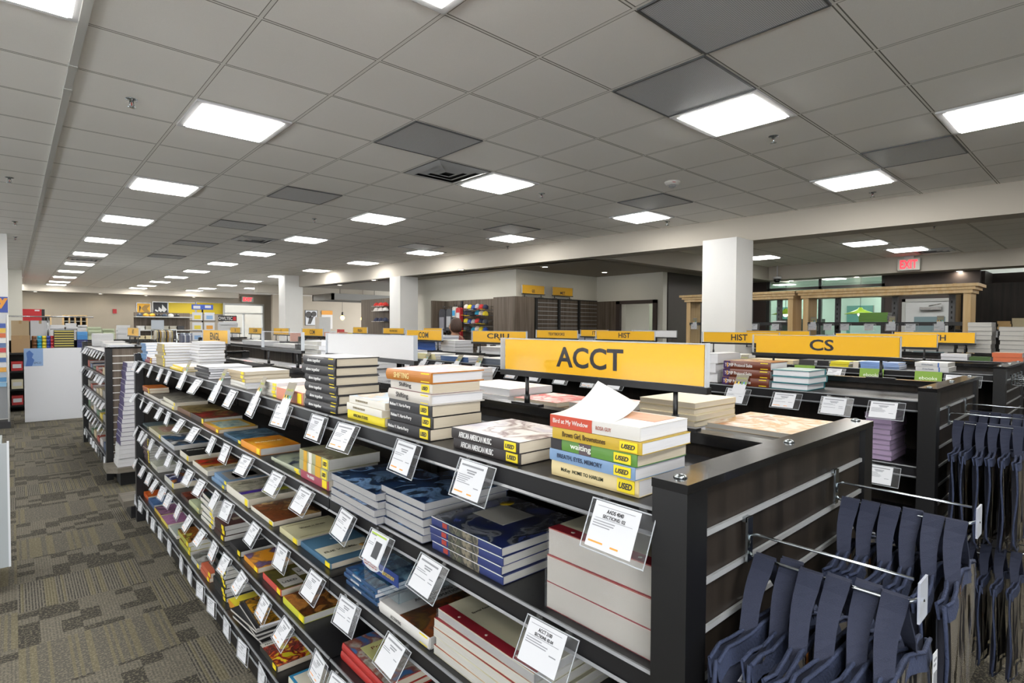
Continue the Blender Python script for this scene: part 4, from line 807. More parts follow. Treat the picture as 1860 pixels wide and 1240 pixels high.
for r_, pxs in ROWS.items():
    n = len(pxs)
    for i, px in enumerate(pxs):
        z = LEV[r_]; y = yat(px, .744, z); tl = R.uniform(.30, .62) if r_ < 4 else R.uniform(.02, .1); yw = R.uniform(-.1, .1)
        if (r_, i) == (0, 15): tl = .42; yw = -.02; y = .548
        if (r_, i) == (1, 14): tl = .5; y = .705
        ax = Vector((sin(yw), -cos(yw), 0)); M_ = frame((.7375, y, z-.002), ax, (sin(tl), 0, cos(tl)))
        hand = {(0, 15): ('AADS 4040', 'SECTIONS: 02', 0), (1, 14): ('ACCT 2100', 'SECTIONS: 02-04', 1)}.get((r_, i))
        k = n-1-i
        lab = 'clear-sleeved course tag%s, %s from the near post on the %s edge' % (' with ebooks flyer' if (r_, i) in FL else '', NTH[k], ROWN[r_])
        if hand: lab = 'large clear-sleeved tag reading %s hung by the end post' % hand[0]
        tagat(M_, lab, i*3+r_, 'course tags along the first run', (r_, i) in FL, hand)
y = yat(700, .742, 1.04); t = tagat(frame((.735, y, 1.044), (0, -1, 0), (.45, 0, .9)), 'clear-sleeved tag with black pictures under the shrink-wrapped stack', 2, 'course tags along the first run')
part('picture_card', B().box(-.02, .034, -.076, -.008, .001, .0016), PAPER, t); part('picture', B().box(-.012, .02, -.066, -.025, .0016, .002), cover_mat('3a3c40'), t); part('lime_strip', B().box(-.05, .03, -.012, -.008, .0016, .0022), cover_mat('a8c838'), t)
# acrylic box for study guides
t = thing('study_guide_box', 'clear acrylic box with Quick Study header beside the accounting hardcover', 'display box', (.78, 1.33, D3+.05))
part('clear_box', B().box(0, .17, 0, .002, 0, .06).box(0, .17, .2, .202, 0, .06).box(0, .002, 0, .2, 0, .03), m_clear('acrylic', 'e8f0f4', 1, .05), t)
h = part('header', B().box(-.002, 0, 0, .21, .045, .08), cover_mat('203c80'), t)
part('header_print', text('QUICKSTUDY', .012, mat('header_yellow', 'e8c828', .5), width=.07), None, h, mw=frame((-.0028, .055, .06), (0, -1, 0), (0, 0, 1)))
part('header_oval', B().prism([(.155+.05*cos(a*pi/8), .062+.017*sin(a*pi/8)) for a in range(16)], -.0035, -.0025, 'x'), PAPER, h)
part('header_print', text('BarCharts', .014, mat('header_red', 'b83820', .5), width=.075), None, h, mw=frame((-.004, .155, .062), (0, -1, 0), (0, 0, 1)))

# ================================================================== SECOND AND FURTHER RUNS
def simple(name, label, pos, d, L, t, spine, pages=PW, top=None, group=None, rz=0):
    """a far book: one mesh, cover boards round a page block"""
    b = B(); c = .0015
    b.box(0, d, 0, L, 0, c).box(0, d, 0, L, t-c, t, top=2).box(0, c, 0, L, c, t-c).box(c, d-.002, .002, L-.002, c, t-c, mi=1)
    me = MC.get(('s', round(d, 3), round(L, 3), round(t, 4), str(spine), pages.name, str(top)))
    if me is None: me = b.mesh('book', [cover_mat(spine), pages, cover_mat(top or spine)]); MC[('s', round(d, 3), round(L, 3), round(t, 4), str(spine), pages.name, str(top))] = me
    o = link(name, me, None, pos, rz); return tag(o, label, 'book', group)
def far(X, px0, px1, z, n, t, d, spine, desc, who='textbook', pages=PW, top=None, group=None, flip=False, y0=None, y1=None, jit=.006):
    if y0 is None: y1, y0 = yat(px0, X, z), yat(px1, X, z)
    L = y1-y0
    for i in range(n):
        k = n-1-i; w = who if n == 1 else '%s %s of %d' % ('bottom' if k == n-1 else ORD[k], who, n)
        jx, jy = R.uniform(-jit, jit), R.uniform(-jit, jit)
        if flip: simple('textbook', w+' '+desc, (X+d+jx, y0+L+jy, z+.001+i*(t+.0006)), d, L, t, spine, pages, top, group, pi)
        else: simple('textbook', w+' '+desc, (X+jx, y0+jy, z+.001+i*(t+.0006)), d, L, t, spine, pages, top, group)
Q2 = 'books on the second run'; DD = 1.314; X2 = GX[1]+.045
stack(1312, 1396, DD, rep(3, t=.040, d=.2, spine='6b3018', front=art('c88a50', '8c4a20', 'e8c890', seed=80), pages=PW, stick=2, hard=True, title='TCP/IP Protocol Suite', tcol='f4f0ec', th=.42, tfrac=.6, toff=.05, name='hardcover_book', who='brown TCP/IP hardcover',
      art2=[lambda o, d, L, t: part('spine_block', B().box(-.0062, .001, L*.86, L, 0.002, t-.002), cover_mat('3c1c58'), o), lambda o, d, L, t: part('spine_bar', B().box(-.0066, .001, L*.9, L*.92, t*.2, t*.8), cover_mat('e8a820'), o)]), 'on the second run beside the teal books', X=X2, group=Q2)
stack(1400, 1468, DD, rep(3, t=.030, d=.21, spine='2f7f88', front='bfd4d0', pages=PW, hard=True, flip=True, name='hardcover_book', who='teal-edged hardcover'), 'on the bare steel deck below the CS sign', X=X2, group=Q2)
far(X2+.05, 1270, 1302, DD, 3, .05, .25, 'dcdcdc', 'behind the TCP/IP hardcovers', 'thick white-paged book', flip=True, group=Q2)
far(X2, 1570, 1618, 1.052, 9, .021, .22, '8d7f96', 'stacked purple-edged under the tag by the post', 'purple-edged textbook', pages=m_pages('mauve_pages', '8a7494', 'a996b0'), flip=True, group=Q2, jit=.004)
for i, (p0, p1, n, t, sp, w, de) in enumerate([(1452, 1480, 2, .02, '3c3a38', 'black and aqua', 'book'), (1484, 1505, 2, .02, '1e1e22', 'black', 'Gilgamesh-lettered book'), (1508, 1542, 2, .02, 'e8d82c', 'bright yellow', 'book'), (1548, 1558, 1, .045, 'd8d0c0', 'cream', 'thick book'),
        (1562, 1598, 3, .015, '7c9cd0', 'sky-blue', 'book'), (1604, 1632, 3, .015, '8ca4d0', 'blue and white', 'book')]):
    far(GX[2]+.045, p0, p1, DD, n, t, .2, sp, 'on the third run, %s' % ['before the black pair', 'before the yellow pair', 'beside the cream block', 'between yellow and blue books', 'with red-lettered ends', 'beside the white history pair'][i], '%s %s' % (w, de), group='books on the third run')
stack(1662, 1722, DD, rep(2, t=.030, d=.24, spine='d4d4d4', front='e4e4e2', pages=PG, title='Of the People', tcol='50607c', th=.4, tfrac=.35, who='white Of the People textbook', art2=[lambda o, d, L, t: part('spine_band', B().box(-.0016, .001, L*.26, L*.3, 0, t), cover_mat('3c6cb8'), o)]), 'on the third run near its post', X=GX[2]+.045, group='books on the third run')
far(GX[2]+.05, 1320, 1352, DD, 3, .02, .2, 'e4e0d8', 'on the third run above the TCP/IP books', 'white book', group='books on the third run')
far(GX[2]+.05, 1356, 1440, DD, 1, .03, .22, 'd8c8a0', 'lying open behind the CS sign post', 'tan book', pages=PC, group='books on the third run')
X4 = GX[3]
far(X4+.05, 1708, 1756, DD, 2, .028, .2, 'dcdce0', 'on the fourth run by the green-black book', 'white book', group='books on the fourth run')
far(X4+.05, 1762, 1800, DD, 1, .035, .2, '3c5c24', 'on the fourth run beside the orange books', 'green and black book', group='books on the fourth run')
far(X4+.04, 1803, 1858, DD, 2, .04, .22, 'd0683c', 'at the picture edge of the fourth run', 'orange-spined textbook', group='books on the fourth run', top='f0c8b4')
for i, (p0, p1, n) in enumerate([(1650, 1700, 5), (1704, 1732, 5), (1738, 1752, 4), (1756, 1800, 7), (1814, 1870, 6)]):
    far(X4+.5, p0, p1, 1.372, n, .042 if i > 2 else .035, .24, '8e8c90', 'in the fourth run pile %s' % ['under the MATH sign', 'before the MATH sign post', 'narrow and beside the post', 'next to the MATH sign', 'at the picture edge'][i], 'grey-paged book', pages=PG, flip=True, group='grey-edged piles')
# tags on the further runs
def tagrow(X, z, pxs, desc, fly=(), tilt=.55):
    n = len(pxs)
    for i, px in enumerate(pxs):
        y = yat(px, X, z); yw = R.uniform(-.06, .06); tl = tilt+R.uniform(-.08, .1)
        tagat(frame((X-.004, y, z-.004), (sin(yw), -cos(yw), 0), (sin(tl), 0, cos(tl))), 'clear-sleeved tag%s, %s from the near end, %s' % (' with ebooks flyer' if i in fly else '', NTH[n-1-i], desc), i+5, 'course tags on the further runs', i in fly)
tagrow(GX[1]+.01, 1.308, [640, 665, 690, 716, 745, 772, 800, 830, 868, 897, 936, 978, 1025, 1076, 1124, 1343, 1432, 1522, 1612], 'second run top edge', fly=(4, 5, 7, 8, 15))
tagrow(GX[1]+.01, 1.044, [1604], 'second run under the purple stack')
tagrow(GX[2]+.01, 1.308, [1310, 1350, 1380, 1412, 1520, 1738, 1762], 'third run top edge', fly=(1,))
tagrow(GX[3]+.01, 1.308, [1560, 1625, 1836], 'fourth run top edge', fly=(1,))
GRN = mat('flyer_green', '78a028', .5); GM = B().box(-.075, .075, -.1, .0, 0, .001).mesh('flyer_sheet', [GRN]); GTX = text('ebooks', .022, mat('flyer_white', 'f0f4e4', .5), width=.1)
for i, px in enumerate((1461, 1583, 1686)):
    y = yat(px, GX[2], 1.31); t = thing('ebooks_flyer', 'green ebooks flyer on the third run edge, %s from the post' % ['third', 'second', 'first'][i], 'flyer', group='green ebooks flyers', mw=frame((GX[2]+.008, y, 1.316), (0, -1, 0), (.25, 0, 1)))
    part('sheet', GM, None, t); part('lettering', GTX, None, t, mw=Matrix.Translation((0, -.045, .0014)))
# book piles all over the farther decks (second run far half, third run, runs past the cross aisle)
def mid(X, px0, px1, n, t, sp, desc, who='white-paged textbook', d=.22, pages=PW, top=None, flip=True, z=DD, g='piles on the farther decks'):
    far(X, px0, px1, z, n, t, d, sp, desc, who, pages=pages, top=top or 'ecebe8', flip=flip, group=g)
mid(GX[1]+.5, 757, 790, 8, .024, '2c5cb0', 'beneath the COM sign', 'blue-spined textbook', flip=False, d=.3)
mid(GX[1]+.5, 800, 826, 5, .03, 'c8c8c8', 'beside the blue-spined pile')
mid(GX[1]+.5, 866, 908, 3, .035, 'd0d0d0', 'under the CRJU sign')
mid(GX[1]+.05, 868, 915, 2, .022, '5c6470', 'below the CRJU sign', 'grey used book', flip=False)
mid(GX[1]+.05, 800, 850, 2, .02, '44608c', 'before the person in the distance', 'navy low book', flip=False)
mid(GX[1]+.05, 755, 790, 2, .024, 'd8d0a0', 'beside the blank white sign', 'pale book', flip=False)
mid(GX[1]+.05, 690, 740, 3, .02, 'd0d0d0', 'behind the blank white sign')
mid(GX[1]+.5, 560, 592, 3, .02, 'cfcfcf', 'under the smaller COM sign', 'rumpled white book')
mid(GX[1]+.05, 495, 530, 2, .02, 'd8d4cc', 'under the clear sleeve', 'low white book')
mid(GX[1]+.05, 440, 480, 3, .02, 'c8ccd4', 'on the second run far end', 'low white book')
mid(GX[2]+.05, 884, 906, 2, .03, 'd0d0d0', 'third run under the CRJU sign')
mid(GX[2]+.5, 1070, 1110, 3, .03, 'd0d0d0', 'third run beside the upper HIST sign')
mid(GX[2]+.05, 1130, 1180, 2, .03, 'b8bcc4', 'third run under the upper HIST sign')
for i, (p0, p1, n, t, sp, who) in enumerate([(1008, 1032, 6, .022, '9cb4c8', 'grey and pale blue textbook'), (1036, 1052, 8, .022, '4c6cb0', 'blue-topped textbook'), (1062, 1078, 7, .022, '34508c', 'navy-topped textbook'), (1099, 1119, 3, .022, 'd8d040', 'yellow-topped textbook')]):
    mid(6.575, p0, p1, n, t, sp, 'in pile %s below the MET sign' % NTH[i], who, top=sp, z=1.314)
t = None
# across the aisle: long rows of white and pale green piles
g = 'paper piles past the cross aisle'
PGN = m_pages('green_pages', 'b4c09c', 'd2dabe')
for i, (px0, px1, n, tt, c, pg) in enumerate([(262, 283, 8, .026, 'd4d4d4', PW), (240, 256, 3, .02, 'd4d4d4', PW)]): pass
def pile(px, py, Y, w, h, desc, n=6, pages=PW, col='d8d8d6', who='white-paged book', dd=.25, zb=None, group=g):
    """pile whose bottom shows at (px,py), standing at distance Y"""
    p = atY(px, py, Y); z = p.z if zb is None else zb; t = h/n
    for i in range(n):
        k = n-1-i; simple('textbook', '%s %s in the pile %s' % ('bottom' if k == n-1 else ORD[k], who, desc), (p.x+R.uniform(-.008, .008)+w, Y+R.uniform(-.008, .008), z+i*t), dd, w, t*.97, col, pages, 'eceae6', group, pi/2)
# fourth column: row on the slatted gondola (x .7-1.57, y 7-12)
for i, (px, Y, w, n, pg, c, who) in enumerate([(170, 9.25, .22, 7, PW, 'd6d6d6', 'white-edged book'), (188, 8.85, .24, 3, PW, 'dadada', 'flat white book'), (206, 8.5, .24, 2, PW, 'dddddd', 'flat white book'), (226, 8.1, .24, 2, PW, 'd8dce4', 'flat white book')]):
    x = xat(px, Y, 1.34)
    x = min(x, 1.1-w) if x < 1.1 else max(x, 1.17)
    for j in range(n):
        k = n-1-j; simple('textbook', '%s %s of pile %s on the slatted gondola' % ('bottom' if k == n-1 else ORD[k], who, NTH[i]), (x+w, Y+R.uniform(-.01, .01), 1.3145+j*.024), .25, w, .0235, c, pg, 'eceae6', g, pi/2)

# ================================================================== HOOKS AND DRAWING BAGS
def hook(x, y, z, L, label, plate=True, group='wire display hooks'):
    """double-wire scan hook sticking out of the slatted end toward the viewer"""
    t = thing('display_hook', label, 'hook', (x, y, z), 0, group)
    part('bracket', B().box(-.006, .012, -.004, 0, -.045, .03).box(-.006, .012, -.002, .006, .022, .03), CHROME, t)
    part('upper_wire', B().tube([(0, -.004, -.02), (0, -.006, 0), (0, -.016, .004), (0, -L, .004)], .0024), CHROME, t)
    part('lower_wire', B().tube([(0, -.004, -.03), (0, -.012, -.034), (0, -L+.015, -.034), (0, -L-.012, -.02)], .003), CHROME, t)
    if plate:
        p = part('label_plate', B().box(-.021, .021, -L-.012, -L-.009, -.048, .008), m_clear('label_holder', 'dfe6ff', 1.2, .45, .1), t)
        part('paper_label', B().box(-.019, .019, -L-.009, -L-.0085, -.044, .003), mat('label_lilac', 'a9b0d8', .6), p)
    return t
def m_bagclear():
    m = bpy.data.materials.new('clear_bag_vinyl'); m.use_nodes = True; nt = m.node_tree; nt.nodes.clear(); g = N(nt); v, x, y, z = g.xyz()
    o = g.n('ShaderNodeOutputMaterial'); t = g.n('ShaderNodeBsdfTransparent'); t.inputs[0].default_value = lin('d8d4cc', 1.0)
    p = g.n('ShaderNodeBsdfPrincipled'); n = g.noise(v, 26, 4, (2.2, 1, .22)); c = g.mix(n, '4c4a4e', 'b4ab98')
    c = g.mix(g.m('GREATER_THAN', g.noise(v, 7, 2), .66), c, 'b87428')
    g.l(c, p.inputs['Base Color']); p.inputs['Roughness'].default_value = .15
    ms = g.n('ShaderNodeMixShader'); g.l(g.m('MULTIPLY', g.m('GREATER_THAN', n, .46), .55), ms.inputs[0]); g.l(t.outputs[0], ms.inputs[1]); g.l(p.outputs[0], ms.inputs[2])
    gl = g.n('ShaderNodeBsdfGlossy'); gl.inputs['Roughness'].default_value = .12; a = g.n('ShaderNodeMixShader'); a.inputs[0].default_value = .09
    g.l(ms.outputs[0], a.inputs[1]); g.l(gl.outputs[0], a.inputs[2]); g.l(a.outputs[0], o.inputs[0]); return m
BAGC = m_bagclear()
def sheet(w, h, y, nx=14, nz=12, amp=.0035, seed=0, wav=3.0, drop=0):
    r = random.Random(seed); ph = r.uniform(0, 6); b = B()
    for j in range(nz+1):
        for i in range(nx+1):
            u = i/nx-.5; v = j/nz
            yy = y+amp*sin(wav*2*pi*u+ph+v*1.5)*(.3+.7*v)+amp*.8*sin(9*u+ph*2+v*5)
            b.v.append((w*u*(1-.04*sin(v*pi)), yy, -h*v-drop*abs(u)*2*(1-v)))
    for j in range(nz):
        for i in range(nx): a = j*(nx+1)+i; b.f.append([a, a+1, a+nx+2, a+nx+1]); b.mi.append(0); b.sm.append(True)
    return b
def bagmesh(seed, w=.30, h=.36, sd=.085):
    """meshes of one bag, hanging point at the wire: straps, hems, panels"""
    r = random.Random(seed); A = {}
    zt = -sd; sx = w*.2
    for k, sg in enumerate((-1, 1)):
        b = B(); pts = []; wv = []
        for i in range(9):
            u = i/8; bow = sin(pi*u)*.012
            pts.append((sg*(.0045+(sx+.01*k)*u**1.15+bow*.6), .003*sin(5*u+k), .0048-(sd+.03)*u-.006*(u > 0)+.004*(1-u))); wv.append((.030*.8*u*sg, .034*(1-.55*u), .004*sin(7*u)))
        pts = [(0, 0, .0062)]+pts; wv = [(0, .034, 0)]+wv
        b.ribbon(pts, wv, .0022); A['strap%d' % k] = b.mesh('strap', [NAVY])
    back = sheet(w, h, .004, seed=seed, drop=.02); back.v = [(x, y, z+zt) for x, y, z in back.v]; A['back'] = back.mesh('back_panel', [NAVY])
    fr = sheet(w*.97, h, -.006, seed=seed+1, amp=.004, drop=.02); fr.v = [(x, y-.004, z+zt-.004) for x, y, z in fr.v]; A['front'] = fr.mesh('clear_panel', [BAGC])
    hem = B(); n = 10; ph = r.uniform(0, 6)
    for oy in (-.010, .004):
        hem.tube([(w*(i/n-.5), oy+.0035*sin(i*1.3+ph), zt-.02*abs(i/n-.5)*2+.004*sin(i*2.1+ph)) for i in range(n+1)], .003, 6)
        hem.ribbon([(w*(i/n-.5), oy+.0035*sin(i*1.3+ph), zt-.014-.02*abs(i/n-.5)*2+.004*sin(i*2.1+ph)) for i in range(n+1)], (0, .005, .028), .003)
    A['hem'] = hem.mesh('top_hem', [NAVYD])
    pp = []; ww = w/2
    for i in range(7): pp.append((-ww, -.006+.004*sin(i+ph), zt-.02-h*i/7))
    for i in range(1, 7): pp.append((-ww+w*i/7, -.004+.006*sin(i*1.4+ph), zt-h-.004))
    for i in range(7, -1, -1): pp.append((ww, -.006+.004*sin(i+ph+1), zt-.02-h*i/7))
    A['pipe'] = B().tube(pp, .0035, 6).mesh('edge_binding', [NAVYD])
    return A
BAGS = [bagmesh(11+i, w=.29+.015*(i % 3), h=.34+.02*(i % 2)) for i in range(5)]
TAGM = B().box(-.011, .011, -.002, -.0012, -.06, 0).mesh('price_label', [PAPER]); TAGL = B().box(-.008, .008, -.0026, -.002, -.05, -.03).box(-.008, .006, -.0026, -.002, -.012, -.009).box(-.008, .002, -.0026, -.002, -.02, -.017).mesh('print_lines', [mat('print_grey', '8a8c90', .8)])
def bag(x, y, z, i, label, yaw=0, pl=False, logo=False, solid=False, group='navy drawing bags'):
    t = thing('drawing_bag', label, 'bag', (x, y, z), yaw, group); A = BAGS[i % 5]
    part('strap', A['strap0'], None, t); part('strap', A['strap1'], None, t); part('top_hem', A['hem'], None, t)
    part('back_panel', A['back'], None, t); part('edge_binding', A['pipe'], None, t)
    if solid:
        part('front_panel', A['front'].copy(), None, t).data.materials[0] = NAVY
    else: part('clear_panel', A['front'], None, t)
    if pl:
        q_ = part('price_label', TAGM, None, t, loc=(.1, -.022, -.1)); link('print_lines', TAGL, q_)
    if logo:
        q_ = part('logo_patch', B().prism([(-.022, 0), (0, -.012), (.022, 0), (0, .012)], -.0006, 0, 'y'), mat('logo_white', 'c8cad4', .6), t, loc=(-.1, -.024, -.14))
        part('lettering', text('ALVIN', .006, mat('logo_navy', '1c2444', .6), width=.026, bold=.03), None, q_, mw=frame((0, -.0012, 0), (1, 0, 0), (0, 0, 1)))
    return t
WH = ['first', 'second', 'third', 'fourth', 'fifth', 'sixth', 'seventh', 'eighth', 'ninth', 'tenth']
def hookful(hx, hy, hz, L, n, where, seed, plate=True, first=None, yaw0=0):
    hook(hx, hy, hz, L, 'zinc double wire hook with lilac label plate, %s' % where, plate)
    r = random.Random(seed)
    for i in range(n):
        y = hy-.035-(L-.055)*i/(n-1); lab = 'clear navy-edged drawing bag, %s out on the %s' % (WH[i], where)
        kw = {}
        if first and i in first: kw = dict(first[i]); lab = kw.pop('label', lab)
        bag(hx+r.uniform(-.012, .012), y, hz-.034, r.randrange(5), lab, yaw=yaw0+r.uniform(-.04, .04), **kw)
hookful(.925, .43, 1.25, .235, 6, 'hook beside the ACCT end post', 3, first={0: dict(solid=True, logo=True, label='solid navy drawing bag with white diamond logo against the slatted panel'), 5: dict(pl=True, label='outermost navy clear bag with white price label by the ACCT end post')}, yaw0=-.05)
hookful(1.34, .43, 1.262, .235, 6, 'second hook of the ACCT end panel', 4)
hookful(2.80, .49, 1.262, .235, 6, 'hook beside the CS end post', 5)
hookful(3.2, .50, 1.262, .235, 6, 'second hook of the CS end panel', 6, plate=False)
hookful(2.84, .49, .78, .235, 5, 'lower hook of the CS end panel', 7)
hookful(1.15, .43, .80, .235, 6, 'low hook of the ACCT end panel', 8, plate=False)
for i in range(4): hook(4.62+.16*i, .5, 1.29, .30, 'empty wire hook on the third run end, %s from its post' % WH[i], False)

# ================================================================== MAPLE BOOKCASES
MAPLE = m_wood('maple_veneer', 'e2bb80', 'f4d6a4', .4)
def maple(x, y0, y1, label, ups):
    """open-backed bookcase, cornice on top, its front toward -X"""
    t = thing('maple_bookcase', label, 'bookcase', (x, y0, 0), 0, 'maple bookcases'); L = y1-y0; H = 2.03
    for yy in (0, L-.07): part('side_panel', B().box(.02, .34, yy, yy+.07, 0, H), MAPLE, t)
    part('cornice', B().box(-.02, .38, -.02, L+.02, H, H+.04).box(-.05, .41, -.05, L+.05, H+.04, H+.075).box(-.08, .44, -.08, L+.08, H+.075, H+.11), MAPLE, t)
    for f in ups:
        b = B().box(.27, .33, f-.03, f+.03, 0, H); part('upright', b, mat('upright_charcoal', '5a5a5c', .5), t)
        s_ = B(); z = .3
        while z < H-.05: s_.box(.269, .2705, f-.008, f+.008, z, z+.03); z += .065
        part('slot_strip', s_, mat('slot_grey', '141414', .7), t)
    for z in (.5, .9, 1.3, 1.69): part('shelf', B().box(.02, .27, .07, L-.07, z-.02, z).box(.0, .02, .07, L-.07, z-.045, z), BLACK, t)
    for f in ups: part('shelf_bracket', B().prism([(.2, 1.67), (.3, 1.67), (.2, 1.59)], f-.006, f+.006), BLACK, t)
    return t
maple(8.35, 1.28, 3.14, 'wide maple bookcase beside the dark wall, white door seen through it', [.22, .82, 1.5])
maple(8.35, 3.28, 4.98, 'maple bookcase partly behind the big white column', [.3, .75, 1.25])
gm = 'books in the maple bookcases'
far(8.372, 1560, 1612, 1.692, 4, .03, .2, '6a9c3c', 'on the top shelf of the wide maple bookcase', 'green book', group=gm, top='e0e4dc')
far(8.372, 1480, 1500, 1.302, 6, .035, .22, 'd8d8d8', 'beside the slotted upright of the wide maple bookcase', 'white book', group=gm, flip=True)
far(8.372, 1502, 1525, 1.302, 6, .035, .22, 'dcdcdc', 'second pile in the wide maple bookcase', 'white book', group=gm, flip=True)
far(8.372, 1530, 1545, 1.302, 5, .035, .22, 'd0d0d0', 'third pile in the wide maple bookcase', 'white book', group=gm, flip=True)
far(8.372, 1546, 1560, 1.302, 5, .035, .22, 'd0d0d0', 'fourth pile in the wide maple bookcase', 'white book', group=gm, flip=True)
far(8.372, 1580, 1600, 1.302, 4, .035, .22, 'a8c0b8', 'fifth pile in the wide maple bookcase', 'pale green book', group=gm, flip=True)
far(8.372, 1395, 1424, 1.302, 5, .035, .22, 'b8bcb4', 'in the column-side maple bookcase', 'grey book', group=gm, flip=True)
far(8.372, 1404, 1428, 1.692, 1, .02, .22, 'e0e0e0', 'on the top shelf of the column-side bookcase', 'flat white book', group=gm)
for i, (px, z, fl) in enumerate([(1477, 1.67, 1), (1505, 1.67, 0), (1536, 1.67, 0), (1580, 1.67, 0), (1620, 1.67, 1), (1656, 1.67, 0), (1708, 1.67, 1), (1371, 1.67, 0), (1410, 1.67, 0), (1262, 1.67, 1), (1263, 1.28, 0)]):
    y = yat(px, 8.34, z); tagat(frame((8.338, y, z), (0, -1, 0), (.1, 0, 1)) @ Matrix.Scale(1.1, 4), 'white course tag%s on a maple bookcase shelf, %s' % (' and flyer' if fl else '', ['beside its side panel', 'second on the wide case', 'third on the wide case', 'under the green books', 'fifth on the wide case', 'sixth on the wide case', 'last toward the door', 'touching the column', 'in the case by the column', 'past the column', 'lower, past the column'][i]), i, 'bookcase tags', bool(fl))
# shelving in the dark recess
t = thing('wall_shelving', 'dark wall shelving in the recess beside the bookcase', 'shelving unit', (10.6, .2, 0))
part('back_panel', B().box(.4, .42, -.6, 1.62, 0, 2.3), DARKW, t); part('side_panel', B().box(0, .42, 1.6, 1.64, 0, 2.3), m_wood('light_oak_edge', '9c8460', 'b89c74', .5), t)
for z in (.9, 1.25, 1.6): part('shelf', B().box(0, .4, -.6, 1.6, z-.03, z), BLACK, t)
for i, (p0, p1, n, c) in enumerate([(1786, 1808, 2, '3a3a34'), (1812, 1836, 3, 'd8b070'), (1838, 1862, 4, 'd8c8a0')]):
    far(10.62, p0, p1, 1.602, n, .04, .2, c, 'in the recess wall shelving, pile %s' % NTH[i], '%s used book' % ['dark', 'tan', 'cream'][i], group='books in the recess', pages=PC)
for i, px in enumerate((1792, 1805, 1830, 1850)):
    tagat(frame((10.59, yat(px, 10.59, 1.58), 1.585), (0, -1, 0), (.1, 0, 1)) @ Matrix.Scale(1.2, 4), 'white course tag on the recess shelving, %s from its side panel' % NTH[i], i, 'recess tags')
# lounge beyond the glass
for i, (x, y) in enumerate(((15.6, 6.3), (15.9, 4.6), (15.6, 2.6))):
    t = thing('pendant_lamp', 'lime green pendant lamp in the lounge, %s from the column side' % NTH[i], 'pendant lamp', (x, y, 1.98), 0, 'lime pendant lamps')
    part('shade', B().lathe([(.04, .16), (.06, .12), (.16, .07), (.36, .0), (.355, -.004), (.15, .06)], seg=24), mat('lime_enamel', 'a8b818', .35), t)
    part('bulb', B().lathe([(.03, .03), (.06, .0), (.05, -.04), (.02, -.06)], seg=14), mat('lounge_bulb', 'fff6e0', .5, emit=12), t)
    part('cord', B().tube([(0, 0, .16), (0, 0, 1.0)], .006), BLACK, t)
for i, (x, y) in enumerate(((15.2, 4.2), (17, 5.6), (17.2, 3.0), (15.5, 7.6), (14.6, 5.2), (14.6, 3.0), (18.2, 7.4), (18.2, 4.4))): lamp(0, 0, 'added square ceiling light of the lounge beyond the glass, %s' % NTH[i], z=2.999, xy=(x, y), group='added lounge ceiling lights')  # lamps added so the lounge looks bright through the glass
lamp(0, 0, 'added square ceiling light of the office behind the dark doorway', z=LOW-.0, xy=(11.4, 8.2), group=None)  # office lamps added to brighten the view through the doorway
lamp(0, 0, 'second added square ceiling light of the office behind the dark doorway', z=LOW, xy=(10.9, 7.2), group=None)
t = thing('tall_locker', 'dark locker unit standing in the lounge', 'locker', (18.2, 7.0, 0)); part('body', B().box(0, .6, -.6, .6, 0, 1.9), mat('locker_dark', '2c302e', .5), t); part('door_edge', B().box(-.01, 0, -.005, .005, .1, 1.85), ALU, t)
t = thing('room_divider', 'pale frosted divider in the lounge', 'screen', (17.8, 4.4, 0)); part('panel', B().box(0, .06, -1.2, 1.0, .3, 1.75), mat('frosted_white', 'cfdbe0', .4), t); part('foot', B().box(-.15, .2, -1.1, -1.0, 0, .3), ALU, t); part('foot', B().box(-.15, .2, .8, .9, 0, .3), ALU, t)
for i, y in enumerate((7.6, 5.5, 3.7)):
    t = thing('wall_board', 'teal glass board on the lounge wall, %s' % NTH[i], 'board', (18.98, y, 1.0), 0, 'teal lounge boards'); part('board', B().box(-.02, 0, -.35, .35, 0, 1.3), mat('teal_glass', '6fa8a4', .2), t); part('board_frame', B().box(-.03, 0, -.37, -.35, 0, 1.3), ALU, t)

# ================================================================== NICHE WITH CAPS AND BAGS, SLAT FIXTURES
def slatwall(x0, x1, y, label, n=9, z0=1.2, z1=2.17, wood=MIDW, posts=()):
    t = thing('slatwall_unit', label, 'shelving unit', (x0, y, 0)); L = x1-x0
    part('back_panel', B().box(0, L, -.03, 0, 0, z1), wood, t); part('top_rail', B().box(0, L, -.04, 0, z1, z1+.02), BLACK, t)
    b = B()
    for i in range(12): b.box(0, L, -.034, -.03, z1-.08-i*.085, z1-.068-i*.085)
    part('slat_rails', b, SLAT, t)
    for p in posts: part('upright', B().box(p-.03, p+.03, -.06, -.03, 0, z1), BLACK, t)
    return t
slatwall(7.75, 9.66, 7.99, 'dark slatted wall unit under the EE and MET signs', posts=(.02, .68, 1.3))
t = thing('side_panel_board', 'walnut end panel beside the office door', 'panel', (9.66, 7.98, 0)); part('board', B().box(0, .03, -.55, 0, 0, 2.17), MIDW, t); part('edge_strip', B().box(-.004, .034, -.56, -.55, 0, 2.17), BLACK, t)
sg = sign(0, 0, .6, 'EE', 'small yellow EE sign high above the slatted wall unit', z=2.2, ph=.05, H=.18); sg.matrix_world = Matrix.Translation((7.34, 7.9, 2.19)) @ Matrix.Rotation(-pi/2, 4, 'Z')
sg = sign(0, 0, .6, 'MET', 'small yellow MET sign high above the slatted wall unit', z=2.2, ph=.05, H=.18); sg.matrix_world = Matrix.Translation((8.18, 7.9, 2.19)) @ Matrix.Rotation(-pi/2, 4, 'Z')
for sx in (7.34, 8.18): pass
t = thing('fixture_screen', 'tall walnut corner screen closing the cap display', 'panel', (6.9, 7.62, 0))
